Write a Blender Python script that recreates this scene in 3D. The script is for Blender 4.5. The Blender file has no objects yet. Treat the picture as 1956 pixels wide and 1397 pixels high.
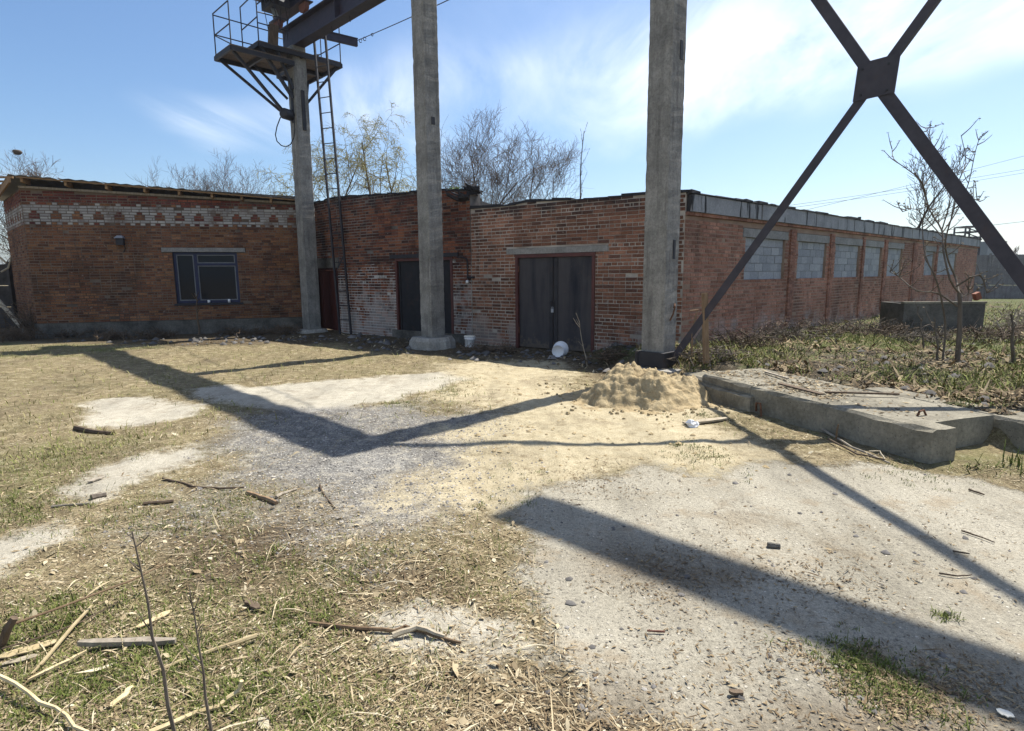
import bpy, math, random
import numpy as np
from mathutils import Vector, Matrix, Quaternion

random.seed(7); rng = np.random.default_rng(11)
scene = bpy.context.scene; COL = scene.collection
# ------------------------------------------------------------------ camera
FOC = 1130.0; EYE = 1.7; PITCH = math.atan(173.5/FOC); ROLL = 0.008
_r0 = Vector((1,0,0)); _u0 = Vector((0,math.sin(PITCH),math.cos(PITCH))); FWD = Vector((0,math.cos(PITCH),-math.sin(PITCH)))
RGT = _r0*math.cos(ROLL)-_u0*math.sin(ROLL); UPV = _u0*math.cos(ROLL)+_r0*math.sin(ROLL)
EYEP = Vector((0,0,EYE))
cd = bpy.data.cameras.new('camera'); cam = bpy.data.objects.new('camera', cd); COL.objects.link(cam)
cd.sensor_width = 36; cd.lens = 36*FOC/1956; cd.clip_start = .05; cd.clip_end = 3000
cam.matrix_world = Matrix(((RGT.x,UPV.x,-FWD.x,0),(RGT.y,UPV.y,-FWD.y,0),(RGT.z,UPV.z,-FWD.z,EYE),(0,0,0,1)))
scene.camera = cam
# ------------------------------------------------------------------ light
SUN_AZ = math.radians(46.0)      # to the right of straight ahead
SUN_EL = math.radians(56.5)
w = bpy.data.worlds.new('World'); scene.world = w; w.use_nodes = True
nt = w.node_tree; nt.nodes.clear()
_o = nt.nodes.new('ShaderNodeOutputWorld'); _b = nt.nodes.new('ShaderNodeBackground')
_s = nt.nodes.new('ShaderNodeTexSky'); _s.sky_type = 'NISHITA'; _s.sun_disc = False
_s.sun_elevation = SUN_EL; _s.sun_rotation = SUN_AZ; _s.altitude = 100; _s.air_density = 1.0; _s.dust_density = 1.1; _s.ozone_density = 3.5
_b.inputs['Strength'].default_value = .092
_tc = nt.nodes.new('ShaderNodeTexCoord'); _sx = nt.nodes.new('ShaderNodeSeparateXYZ'); nt.links.new(_tc.outputs['Generated'], _sx.inputs[0])
def wm(op, a, b=None, clamp=False):
    n = nt.nodes.new('ShaderNodeMath'); n.operation = op; n.use_clamp = clamp
    for i, v in enumerate((a, b)):
        if v is None: continue
        if isinstance(v, (int, float)): n.inputs[i].default_value = v
        else: nt.links.new(v, n.inputs[i])
    return n.outputs[0]
_z = wm('MAXIMUM', _sx.outputs[2], .0); _zz = wm('ADD', _z, .12)
_cx = nt.nodes.new('ShaderNodeCombineXYZ')
nt.links.new(wm('DIVIDE', _sx.outputs[0], _zz), _cx.inputs[0]); nt.links.new(wm('DIVIDE', _sx.outputs[1], _zz), _cx.inputs[1])
def cloud(scale, loc, rot, sc, lo, hi, detail=7, rough=.58, dist=.4):
    m = nt.nodes.new('ShaderNodeMapping'); nt.links.new(_cx.outputs[0], m.inputs[0])
    m.inputs['Location'].default_value = loc; m.inputs['Rotation'].default_value = (0,0,rot); m.inputs['Scale'].default_value = sc
    n = nt.nodes.new('ShaderNodeTexNoise'); nt.links.new(m.outputs[0], n.inputs['Vector'])
    n.inputs['Scale'].default_value = scale; n.inputs['Detail'].default_value = detail; n.inputs['Roughness'].default_value = rough; n.inputs['Distortion'].default_value = dist
    r = nt.nodes.new('ShaderNodeMapRange'); r.interpolation_type = 'SMOOTHSTEP'; nt.links.new(n.outputs[0], r.inputs[0])
    r.inputs[1].default_value = lo; r.inputs[2].default_value = hi
    return r.outputs[0]
_big = cloud(.36, (-1.663,2.707,0), -.6, (1,1,1), .48, .62, 3, .5, .2)
_str = cloud(1.5, (0,0,0), -.9, (1,.38,1), .30, .72, 9, .62, .6)
_cm = wm('MULTIPLY', _big, _str)
_cm = wm('MULTIPLY', _cm, .68, True)
_mx = nt.nodes.new('ShaderNodeMixRGB'); nt.links.new(_cm, _mx.inputs[0]); _hs = nt.nodes.new('ShaderNodeHueSaturation'); _hs.inputs['Saturation'].default_value = 1.1; nt.links.new(_s.outputs[0], _hs.inputs['Color']); nt.links.new(_hs.outputs[0], _mx.inputs[1])
_mx.inputs[2].default_value = (10.5,10.7,10.6,1)
nt.links.new(_mx.outputs[0], _b.inputs[0]); nt.links.new(_b.outputs[0], _o.inputs[0])
sl = bpy.data.lights.new('sun', 'SUN'); sl.energy = 5.0; sl.angle = math.radians(.55); sl.color = (1,.95,.86)
so = bpy.data.objects.new('sun', sl); COL.objects.link(so)
SUNV = Vector((math.sin(SUN_AZ)*math.cos(SUN_EL), math.cos(SUN_AZ)*math.cos(SUN_EL), math.sin(SUN_EL)))
so.rotation_euler = SUNV.to_track_quat('Z','Y').to_euler(); so.location = (20,20,40)
vs = scene.view_settings; vs.view_transform = 'Standard'; vs.look = 'None'; vs.gamma = 1; vs.use_curve_mapping = False
vs.exposure = .84
scene.cycles.max_bounces = 6
# ------------------------------------------------------------------ picking points of the place
def ray(x, y): return RGT*((x-978)/FOC)+UPV*((698.5-y)/FOC)+FWD
def G(x, y, z=0.0):
    d = ray(x,y); return EYEP+d*((z-EYE)/d.z)
def P(x, y, p, q):                       # on the vertical plane through p along q
    d = ray(x,y); n = Vector((q[1],-q[0],0)); p = Vector((p[0],p[1],0))
    return EYEP+d*(n.dot(p)/n.dot(d))
def PY(x, y, Y):
    d = ray(x,y); return EYEP+d*(Y/d.y)
# ------------------------------------------------------------------ objects
def tag(o, label=None, cat=None, group=None, kind=None):
    if label: o['label'] = label
    if cat: o['category'] = cat
    if group: o['group'] = group
    if kind: o['kind'] = kind
    return o
def origin(o):
    v = Vector((0,0,0))
    while o: v = v+o.location; o = o.parent
    return v
def empty(name, loc, label, cat, group=None):
    o = bpy.data.objects.new(name, None); COL.objects.link(o); o.location = loc; o.empty_display_size = .2
    return tag(o, label, cat, group)
class MB:
    def __init__(s): s.v = []; s.f = []; s.m = []; s.t = []
    def add(s, vs, fs, mi=0, tone=0.0):
        b = len(s.v); s.v += [tuple(v) for v in vs]
        for f in fs: s.f.append([b+i for i in f]); s.m.append(mi); s.t.append(tone)
    def hexa(s, c, mi=0, tone=0.0):     # 8 corners: bottom 4 ccw, top 4 ccw
        s.add(c, [(3,2,1,0),(4,5,6,7),(0,1,5,4),(1,2,6,5),(2,3,7,6),(3,0,4,7)], mi, tone)
    def bar(s, o, X, Y, Z, mi=0, tone=0.0):   # corner o and three edge vectors
        o = Vector(o); X = Vector(X); Y = Vector(Y); Z = Vector(Z)
        if X.cross(Y).dot(Z) < 0: o = o+X; X = -X
        s.hexa([o,o+X,o+X+Y,o+Y,o+Z,o+X+Z,o+X+Y+Z,o+Y+Z], mi, tone)
    def cbar(s, c, ax, ay, az, sx, sy, sz, mi=0, tone=0.0):
        ax = Vector(ax).normalized()*sx; ay = Vector(ay).normalized()*sy; az = Vector(az).normalized()*sz
        s.bar(Vector(c)-ax/2-ay/2-az/2, ax, ay, az, mi, tone)
    def beam(s, a, b, wd, ht, up=(0,0,1), mi=0, tone=0.0):
        a = Vector(a); b = Vector(b); d = b-a; L = d.length; d.normalize(); up = Vector(up)
        sd = d.cross(up)
        if sd.length < 1e-4: sd = d.cross(Vector((1,0,0)))
        sd.normalize(); up = sd.cross(d)
        s.bar(a-sd*wd/2-up*ht/2, d*L, sd*wd, up*ht, mi, tone)
    def tube(s, pts, rad, n=6, mi=0, tone=0.0, cap=True, close=False):
        pts = [Vector(p) for p in pts]
        if not isinstance(rad, (list,tuple)): rad = [rad]*len(pts)
        b = len(s.v); k = len(pts); u = None
        for i, p in enumerate(pts):
            if close: d = pts[(i+1)%k]-pts[i-1]
            else: d = pts[min(i+1,k-1)]-pts[max(i-1,0)]
            if d.length < 1e-9: d = Vector((0,0,1))
            d.normalize()
            if u is None:
                u = d.cross(Vector((0,0,1)));
                if u.length < .05: u = d.cross(Vector((1,0,0)))
            u = u-d*u.dot(d)
            if u.length < 1e-6: u = d.orthogonal()
            u.normalize(); q = d.cross(u)
            for j in range(n):
                a = 2*math.pi*j/n; s.v.append(tuple(p+(u*math.cos(a)+q*math.sin(a))*rad[i]))
        def quad(i0, i1):
            for j in range(n):
                j2 = (j+1)%n; s.f.append([b+i0*n+j,b+i0*n+j2,b+i1*n+j2,b+i1*n+j]); s.m.append(mi); s.t.append(tone)
        for i in range(k-1): quad(i,i+1)
        if close: quad(k-1,0)
        elif cap:
            s.f.append([b+j for j in range(n)][::-1]); s.m.append(mi); s.t.append(tone)
            s.f.append([b+(k-1)*n+j for j in range(n)]); s.m.append(mi); s.t.append(tone)
    def lathe(s, prof, c, axis=(0,0,1), n=20, mi=0):
        ax = Vector(axis).normalized(); u = ax.orthogonal().normalized(); q = ax.cross(u); b = len(s.v); c = Vector(c)
        for r, h in prof:
            for j in range(n):
                a = 2*math.pi*j/n; s.v.append(tuple(c+ax*h+(u*math.cos(a)+q*math.sin(a))*r))
        for i in range(len(prof)-1):
            for j in range(n):
                j2 = (j+1)%n; s.f.append([b+i*n+j,b+i*n+j2,b+(i+1)*n+j2,b+(i+1)*n+j]); s.m.append(mi); s.t.append(0)
    def build(s, name, mats, parent=None, smooth=False, org=None):
        if not isinstance(mats, (list,tuple)): mats = [mats]
        o0 = org if org is not None else (origin(parent) if parent else Vector((0,0,0)))
        me = bpy.data.meshes.new(name)
        me.from_pydata([(v[0]-o0[0],v[1]-o0[1],v[2]-o0[2]) for v in s.v], [], s.f)
        for m in mats: me.materials.append(m)
        if len(mats) > 1: me.polygons.foreach_set('material_index', s.m)
        if any(s.t):
            a = me.attributes.new('tone','FLOAT','FACE'); a.data.foreach_set('value', s.t)
        if smooth: me.polygons.foreach_set('use_smooth', [True]*len(s.f))
        me.update()
        o = bpy.data.objects.new(name, me); COL.objects.link(o)
        if parent: o.parent = parent
        else: o.location = o0
        return o
def soup(name, V, F, mat, tone=None, parent=None, smooth=False):
    """V (n,3), F (m,k) arrays -> one mesh"""
    me = bpy.data.meshes.new(name); F = np.asarray(F); m, k = F.shape
    me.vertices.add(len(V)); me.vertices.foreach_set('co', np.asarray(V, dtype=np.float32).ravel())
    me.loops.add(m*k); me.loops.foreach_set('vertex_index', F.astype(np.int32).ravel())
    me.polygons.add(m); me.polygons.foreach_set('loop_start', np.arange(0,m*k,k,dtype=np.int32)); me.polygons.foreach_set('loop_total', np.full(m,k,dtype=np.int32))
    me.materials.append(mat)
    if tone is not None:
        a = me.attributes.new('tone','FLOAT','FACE'); a.data.foreach_set('value', np.asarray(tone,dtype=np.float32))
    if smooth: me.polygons.foreach_set('use_smooth', np.ones(m,dtype=bool))
    me.update(calc_edges=True); me.validate()
    o = bpy.data.objects.new(name, me); COL.objects.link(o)
    if parent: o.parent = parent
    return o
# ------------------------------------------------------------------ noise and ground shape
def _h(ix, iy, s):
    n = (ix.astype(np.int64)*374761393+iy.astype(np.int64)*668265263+s*1442695041) & 0xFFFFFFFF
    n = ((n ^ (n>>13))*1274126177) & 0xFFFFFFFF
    return ((n ^ (n>>16)) & 0xFFFF)/65535.0
def vnoise(x, y, s=0):
    x = np.asarray(x,float); y = np.asarray(y,float); ix = np.floor(x); iy = np.floor(y); fx = x-ix; fy = y-iy
    fx = fx*fx*(3-2*fx); fy = fy*fy*(3-2*fy)
    a = _h(ix,iy,s); b = _h(ix+1,iy,s); c = _h(ix,iy+1,s); d = _h(ix+1,iy+1,s)
    return (a*(1-fx)+b*fx)*(1-fy)+(c*(1-fx)+d*fx)*fy
def fbm(x, y, s=0, o=4):
    t = 0; a = .5
    for i in range(o): t = t+a*(vnoise(np.asarray(x)*2**i, np.asarray(y)*2**i, s+i*17)-.5); a *= .5
    return t
def sstep(a, b, x):
    t = np.clip((x-a)/(b-a),0,1); return t*t*(3-2*t)
def sdf(poly, x, y):                 # signed distance, positive inside
    x = np.asarray(x,float); y = np.asarray(y,float); d = np.full(x.shape,1e9); ins = np.zeros(x.shape,bool); n = len(poly)
    for i in range(n):
        ax, ay = poly[i]; bx, by = poly[(i+1)%n]; ex = bx-ax; ey = by-ay
        t = np.clip(((x-ax)*ex+(y-ay)*ey)/(ex*ex+ey*ey+1e-12),0,1)
        d = np.minimum(d,(x-ax-ex*t)**2+(y-ay-ey*t)**2)
        c = ((ay<=y)!=(by<=y)) & (x < ax+(y-ay)/(by-ay+1e-12)*ex); ins ^= c
    d = np.sqrt(d); return np.where(ins,d,-d)
def gp(*px): return [tuple(G(x,y)[:2]) for x, y in px]
FQ = (2.65,8.11); FA = (.3253,-.9456); FN = (.9456,.3253)      # footing axes: along (towards us) and away to the right
def FP(s, t, z=0): return Vector((FQ[0]+FA[0]*s+FN[0]*t, FQ[1]+FA[1]*s+FN[1]*t, z))
ZON = dict(
  concrete=[gp((1080,905),(1230,885),(1360,905),(1480,880),(1640,880),(1770,905),(2050,950),(2600,1397),(2500,1700),(1300,1700),(1290,1400),(1100,1310),(985,1265),(950,1180),(925,1090),(960,1010),(985,960))],
  sand=[gp((830,700),(900,688),(1060,690),(1120,735),(1330,780),(1420,835),(1480,885),(1360,905),(1220,900),(1120,925),(960,945),(860,930),(850,850),(905,800),(880,750)),
        gp((690,985),(750,975),(745,992),(690,1000))],
  gravel=[gp((380,880),(420,815),(560,775),(760,775),(930,790),(960,850),(900,930),(850,1000),(720,1020),(590,1000),(480,975),(420,930))],
  pale=[gp((120,800),(190,768),(300,765),(370,780),(355,795),(290,812),(180,818)), gp((385,745),(560,728),(700,722),(850,712),(890,722),(820,750),(760,768),(600,785),(480,778),(410,765)),
        gp((215,895),(270,872),(360,858),(390,868),(330,895),(250,910)), gp((150,935),(235,905),(260,912),(200,945)), gp((-60,1045),(60,1015),(75,1030),(-20,1075),(-80,1100)), gp((480,930),(640,880),(720,875),(730,890),(560,925)), gp((720,1205),(790,1160),(860,1180),(850,1210),(800,1255),(770,1240)), gp((880,1215),(960,1190),(985,1240),(930,1260)), gp((1000,980),(1050,985),(1050,1005),(1010,1005))],
  green=[gp((-60,900),(120,850),(250,840),(200,900),(60,960),(-80,1010)), gp((-100,700),(300,665),(420,652),(200,650),(-100,655)), gp((860,710),(885,720),(895,770),(850,775)), gp((750,768),(790,762),(785,780),(755,780)), gp((330,940),(440,950),(430,1000),(340,990)), gp((0,1140),(240,1110),(300,1200),(430,1160),(620,1300),(700,1420),(300,1420),(-100,1300)), gp((1590,1250),(1650,1235),(1710,1300),(1700,1340),(1620,1300)), gp((1780,870),(1960,850),(2100,880),(2100,920),(1800,890)), gp((1780,1165),(1830,1165),(1825,1190),(1785,1185)), gp((560,1080),(800,1090),(820,1150),(600,1130)), gp((1280,830),(1300,880),(1370,890),(1380,870))],
  dark=[gp((-200,645),(300,660),(640,655),(720,672),(930,690),(1080,705),(1160,735),(1240,712),(1240,640),(900,600),(500,585),(-300,590)), gp((330,1020),(560,1010),(620,1070),(480,1110),(350,1080)), gp((700,1090),(860,1075),(930,1110),(940,1180),(800,1160)), gp((900,960),(960,950),(1000,1000),(940,1010)), gp((960,1290),(1050,1290),(1300,1397),(1500,1380),(1740,1330),(1800,1500),(1000,1500)), gp((1150,1060),(1300,1085),(1370,1110),(1300,1130),(1190,1100)), gp((1560,1220),(1700,1230),(1860,1330),(1900,1420),(1760,1390),(1640,1310))],  # mulch patches; first outline is wall-foot dirt plus building shade painted into the soil
)
ZSOFT = dict(concrete=.22, sand=.6, gravel=.75, pale=.28, green=.5, dark=.4)
def plotH(x, y):
    s = (x-FQ[0])*FA[0]+(y-FQ[1])*FA[1]; t = (x-FQ[0])*FN[0]+(y-FQ[1])*FN[1]
    a = sstep(1.05,1.35,t)*sstep(3.25,3.0,s-.12*np.maximum(t-1.4,0)); b = sstep(.15,.9,t+.3*np.sin(y*1.3))*sstep(-.1,-.5,s)
    far = sstep(40,26,y)
    return np.maximum(a,b)*.27*far
def plotM(x, y):
    s = (x-FQ[0])*FA[0]+(y-FQ[1])*FA[1]; t = (x-FQ[0])*FN[0]+(y-FQ[1])*FN[1]
    return np.maximum(sstep(1.02,1.3,t+fbm(x*1.5,y*1.5,19,4)*.5)*sstep(3.3,3.0,s-.12*np.maximum(t-1.4,0)),sstep(.1,.8,t+.3*np.sin(y*1.3))*sstep(-.1,-.5,s))
def zone(k, x, y):
    n = fbm(x*1.1,y*1.1,{'concrete':1,'sand':2,'gravel':3,'pale':4,'green':5,'dark':6}[k]*31,5)
    m = np.zeros(np.shape(x))
    for p in ZON[k]:
        d = sdf(p,x,y); so_ = ZSOFT[k]; sc = .55 if k in ('pale',) else 1.0
        m = np.maximum(m, sstep(-so_,so_,d+n*dict(pale=1.0,concrete=.8,gravel=1.9,sand=1.7).get(k,1.1)))
    return m
def HT(x, y):
    x = np.asarray(x,float); y = np.asarray(y,float)
    p = plotH(x,y); con = sstep(-.1,.4,sdf(ZON['concrete'][0],x,y))
    rough = fbm(x*1.7,y*1.7,5,4)*.07*(1-.85*con)+fbm(x*7,y*7,9,3)*.035*(1-.8*con)
    rough = rough*(1+1.6*p/.27)
    d3 = np.hypot(x-2.55,y-9.75); mound = .16*sstep(1.3,.3,d3)*sstep(-.3,.5,(x-2.4)*.7+(y-9.7)*.7+.5)
    calm = sstep(120,40,np.hypot(x,y))
    return p+rough*calm+mound+.06*sstep(.5,0,p/.27*0+np.abs(sdf(ZON['dark'][0],x,y)))*0
def hz(x, y): return float(HT(np.array([x]),np.array([y]))[0])
def GH(x, y, up=0.0):
    p = G(x,y)
    for _ in range(4): p = G(x,y,hz(p.x,p.y)+up)
    return p
# ------------------------------------------------------------------ materials
class M:
    def __init__(s, name, rough=.85, spec=.3, metal=0):
        s.m = bpy.data.materials.new(name); s.m.use_nodes = True; s.t = s.m.node_tree; s.b = s.t.nodes['Principled BSDF']
        s.b.inputs['Roughness'].default_value = rough; s.b.inputs['Specular IOR Level'].default_value = spec; s.b.inputs['Metallic'].default_value = metal
        s._geo = None
    def n(s, k, **kw):
        x = s.t.nodes.new(k)
        for a, b in kw.items(): setattr(x,a,b)
        return x
    def lk(s, a, b):
        s.t.links.new(a,b)
    def put(s, v, inp):
        if isinstance(v,(int,float)): inp.default_value = v
        elif isinstance(v,(tuple,list)): inp.default_value = (*v,1) if len(v)==3 and len(inp.default_value)==4 else v
        else: s.lk(v,inp)
    @property
    def pos(s):
        if s._geo is None: s._geo = s.n('ShaderNodeNewGeometry').outputs['Position']
        return s._geo
    def obj(s): return s.n('ShaderNodeTexCoord').outputs['Object']
    def scale(s, vec, sc, rot=(0,0,0)):
        m = s.n('ShaderNodeMapping'); s.lk(vec,m.inputs[0]); m.inputs['Scale'].default_value = sc; m.inputs['Rotation'].default_value = rot; return m.outputs[0]
    def noise(s, scale, detail=4, rough=.55, vec=None, dist=0):
        x = s.n('ShaderNodeTexNoise'); s.lk(vec if vec is not None else s.pos, x.inputs['Vector']); x.inputs['Scale'].default_value = scale; x.inputs['Detail'].default_value = detail; x.inputs['Roughness'].default_value = rough; x.inputs['Distortion'].default_value = dist
        return x.outputs[0]
    def vor(s, scale, vec=None, feat='F1', out='Distance', rnd=1):
        x = s.n('ShaderNodeTexVoronoi', feature=feat); s.lk(vec if vec is not None else s.pos, x.inputs['Vector']); x.inputs['Scale'].default_value = scale; x.inputs['Randomness'].default_value = rnd
        return x.outputs[out]
    def ramp(s, f, *stops, interp='LINEAR'):
        r = s.n('ShaderNodeValToRGB'); s.put(f,r.inputs[0]); e = r.color_ramp; e.interpolation = interp
        while len(e.elements) < len(stops): e.elements.new(.5)
        for el,(p,c) in zip(e.elements,stops): el.position = p; el.color = (*c,1) if isinstance(c,(tuple,list)) else (c,c,c,1)
        return r.outputs[0]
    def rng(s, f, a, b, c=0, d=1, smooth=True):
        r = s.n('ShaderNodeMapRange'); r.interpolation_type = 'SMOOTHSTEP' if smooth else 'LINEAR'; s.put(f,r.inputs[0])
        for i,v in enumerate((a,b,c,d)): r.inputs[i+1].default_value = v
        return r.outputs[0]
    def mix(s, f, a, b, mode='MIX'):
        x = s.n('ShaderNodeMixRGB', blend_type=mode); s.put(f,x.inputs[0]); s.put(a,x.inputs[1]); s.put(b,x.inputs[2]); return x.outputs[0]
    def math(s, op, a, b=0.0, clamp=False):
        x = s.n('ShaderNodeMath', operation=op, use_clamp=clamp); s.put(a,x.inputs[0]); s.put(b,x.inputs[1]); return x.outputs[0]
    def xyz(s, v=None):
        x = s.n('ShaderNodeSeparateXYZ'); s.lk(v if v is not None else s.pos, x.inputs[0]); return x.outputs
    def attr(s, name, out='Fac'): 
        x = s.n('ShaderNodeAttribute'); x.attribute_name = name; return x.outputs[out]
    def rand(s):
        a = s.attr('tone'); o = s.n('ShaderNodeObjectInfo').outputs['Random']; return s.math('FRACT', s.math('ADD',a,o))
    def bump(s, h, strength=.3, dist=.01):
        b = s.n('ShaderNodeBump'); b.inputs['Strength'].default_value = strength; b.inputs['Distance'].default_value = dist; s.lk(h,b.inputs['Height'])
        s.lk(b.outputs[0], s.b.inputs['Normal']); return b
    def col(s, c): s.put(c, s.b.inputs['Base Color']); return s
    def rgh(s, c): s.put(c, s.b.inputs['Roughness']); return s
def brick_mat(name, pal, lime=0.0, limez=1.4, soot=.5, moss=0, topz=None):
    m = M(name,.92,.15); r = m.rand()
    k = len(pal); c = m.ramp(r,*[((i+.0)/k,p) for i,p in enumerate(pal)],interp='CONSTANT')
    v = m.noise(34,3,.6); c = m.mix(.75,c,m.ramp(v,(.25,.45),(.75,1.5)),'MULTIPLY')
    big = m.noise(.9,5,.62); c = m.mix(m.rng(big,.5,.72,0,soot),c,(.035,.026,.022))
    b2 = m.noise(.55,6,.66,m.scale(m.pos,(1,1,1.6))); c = m.mix(.85,c,m.ramp(b2,(.3,.5),(.5,.95),(.7,1.45)),'MULTIPLY')
    dr = m.noise(1,5,.65,m.scale(m.pos,(3.2,3.2,.35))); c = m.mix(m.rng(dr,.56,.7,0,.55),c,(.04,.03,.026))
    sp = m.noise(11,4,.7); c = m.mix(m.rng(sp,.60,.70,0,.55),c,(.27,.235,.2))
    if lime:
        z = m.xyz()[2]; l = m.noise(1.7,6,.68); zz = m.math('MULTIPLY',m.ramp(m.rng(z,0,limez,0,1,False),(0,.62),(.35,.52),(.62,.47),(.8,.28),(1,.25)),1.0); l = m.math('SUBTRACT',m.math('ADD',l,zz),.35)
        f = m.rng(l,.60,.74,0,lime); c = m.mix(f,c,(.46,.44,.42))
    if topz:
        z = m.xyz()[2]; l = m.math('ADD',m.noise(2.3,5,.65),m.rng(z,topz-.7,topz+.05,-.25,.25,False)); c = m.mix(m.rng(l,.52,.7,0,.85),c,(.03,.024,.024))
    m.col(c); m.bump(m.noise(60,4,.6),.5,.006); return m.m
def mortar_mat(name, a, b, lime=0, limez=1.4):
    m = M(name,.95,.1); n = m.noise(1.3,6,.65); c = m.ramp(n,(.3,a),(.7,b))
    if lime:
        z = m.xyz()[2]; l = m.math('SUBTRACT',m.math('ADD',m.noise(1.7,6,.68),m.ramp(m.rng(z,0,limez,0,1,False),(0,.72),(.35,.62),(.62,.58),(.8,.3),(1,.25))),.35); c = m.mix(m.rng(l,.56,.70,0,lime),c,(.5,.48,.45))
    m.col(c); m.bump(m.noise(45,4,.7),.6,.01); return m.m
B_OLD = brick_mat('brick_orange_brown',[(.155,.073,.04),(.185,.086,.044),(.125,.056,.034),(.23,.115,.06),(.095,.046,.03),(.17,.076,.042),(.14,.07,.044),(.2,.096,.048)],soot=.6)
B_RED = brick_mat('brick_dark_red',[(.16,.05,.036),(.12,.04,.032),(.2,.066,.042),(.1,.036,.034),(.15,.055,.046)],soot=.4)
B_MID = brick_mat('brick_sooty_red',[(.15,.056,.034),(.10,.04,.028),(.2,.074,.04),(.06,.028,.022),(.22,.09,.05),(.13,.05,.033)],lime=.45,limez=2.5,soot=.9,topz=3.95)
B_GATE = brick_mat('brick_mixed_brown',[(.19,.088,.056),(.15,.07,.046),(.235,.11,.07),(.11,.055,.04),(.21,.105,.072),(.175,.08,.05),(.27,.135,.088)],lime=.3,limez=1.0,soot=.6,topz=3.3)
B_SIDE = brick_mat('brick_salmon',[(.35,.17,.115),(.3,.142,.094),(.39,.2,.138),(.24,.118,.082),(.36,.182,.127),(.32,.162,.115)],lime=.35,limez=1.1,soot=.6)
B_WHITE = None
def _bw():
    m = M('silicate_brick',.9,.15); r = m.rand(); c = m.ramp(r,(0,(.34,.33,.31)),(.5,(.26,.25,.245)),(1,(.4,.385,.36)))
    c = m.mix(m.rng(m.noise(2.2,6,.7),.47,.68,0,.8),c,(.11,.075,.06)); m.col(c); m.bump(m.noise(60,3),.3,.004); return m.m
B_WHITE = _bw()
MO_OLD = mortar_mat('mortar_brown',(.06,.046,.038),(.2,.16,.125)); MO_MID = mortar_mat('mortar_limewashed',(.05,.042,.038),(.24,.215,.19),.75,2.7); MO_GATE = mortar_mat('mortar_pale',(.2,.17,.145),(.48,.44,.39)); MO_SIDE = mortar_mat('mortar_salmon',(.22,.14,.1),(.36,.27,.2))
def conc_mat(name, a, b, streak=True, dark=.5, obj=True, sc=1.0):
    m = M(name,.92,.15); v = m.pos
    n = m.noise(2.2*sc,6,.65); c = m.ramp(n,(.3,a),(.7,b))
    if streak:
        st = m.noise(1,6,.68,m.scale(v,(9,9,.75))); c = m.mix(m.rng(st,.45,.72,0,dark),c,(a[0]*.35,a[1]*.34,a[2]*.33))
        sw = m.noise(1,5,.7,m.scale(v,(14,14,2.2))); c = m.mix(m.rng(sw,.56,.72,0,.4),c,(.42,.41,.385)); bl = m.noise(3.2,6,.7); c = m.mix(m.rng(bl,.5,.66,0,.4),c,(.13,.125,.11))
    pits = m.vor(38*sc); c = m.mix(m.rng(pits,.10,.2,.7,0),c,(.04,.04,.04))
    sp = m.noise(26,5,.7); c = m.mix(.6,c,m.ramp(sp,(.3,.55),(.7,1.35)),'MULTIPLY')
    m.col(c); m.bump(m.math('ADD',m.noise(30,5,.7),m.rng(pits,.05,.25)),.6,.012); return m.m
C_COL = conc_mat('column_concrete',(.15,.145,.135),(.31,.3,.275),dark=.5); C_PED = conc_mat('rough_concrete',(.24,.225,.2),(.4,.38,.34),False)
C_FOOT = conc_mat('footing_concrete',(.115,.104,.078),(.30,.275,.215),False); C_LINT = conc_mat('lintel_concrete',(.18,.175,.165),(.32,.31,.29),False); C_PLIN = conc_mat('plinth_concrete',(.05,.047,.042),(.17,.16,.14),False)
def _corn():
    m = M('tar_streaked_concrete',.9,.2); v = m.pos; c = m.ramp(m.noise(2,5,.6),(.3,(.21,.215,.225)),(.7,(.33,.335,.34)))
    d = m.noise(1,5,.6,m.scale(v,(4.5,4.5,.5))); c = m.mix(m.rng(d,.57,.62,0,.95),c,(.018,.018,.02))
    sp = m.noise(25,4,.7); c = m.mix(.5,c,m.ramp(sp,(.3,.6),(.7,1.3)),'MULTIPLY'); m.col(c); m.bump(sp,.4,.01); return m.m
C_CORN = _corn()
def _block():
    m = M('grey_block',.95,.1); r = m.rand(); c = m.ramp(r,(0,(.26,.275,.29)),(.5,(.31,.32,.335)),(1,(.36,.37,.38))); c = m.mix(.6,c,m.ramp(m.noise(24,4,.7),(.3,.65),(.7,1.25)),'MULTIPLY'); m.col(c); m.bump(m.noise(50,4,.7),.5,.008); return m.m
C_BLOCK = _block()
def steel_mat(name, a, b, rough=.6, rust=.35, rc=(.11,.045,.025), rs=3.5):
    m = M(name,rough,.4); c = m.ramp(m.noise(6,5,.6),(.3,a),(.7,b)); c = m.mix(m.rng(m.noise(rs,7,.7),.52,.68,0,rust),c,rc); m.col(c); m.bump(m.noise(40,4,.7),.25,.003); return m.m
S_BEAM = steel_mat('crane_steel',(.018,.016,.03),(.036,.028,.044),.6,.4,(.045,.02,.022)); S_DARK = steel_mat('dark_steel',(.012,.012,.016),(.026,.025,.03),.65,.3,(.05,.024,.016))
S_BRACE = steel_mat('brace_steel',(.028,.026,.034),(.05,.045,.056),.7,.3,(.06,.032,.025)); S_RUST = steel_mat('rusty_steel',(.09,.035,.022),(.16,.06,.035),.75,.5,(.06,.028,.02)); S_RED = steel_mat('red_brown_paint',(.06,.018,.016),(.10,.028,.022),.6,.3,(.05,.025,.02))
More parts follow.
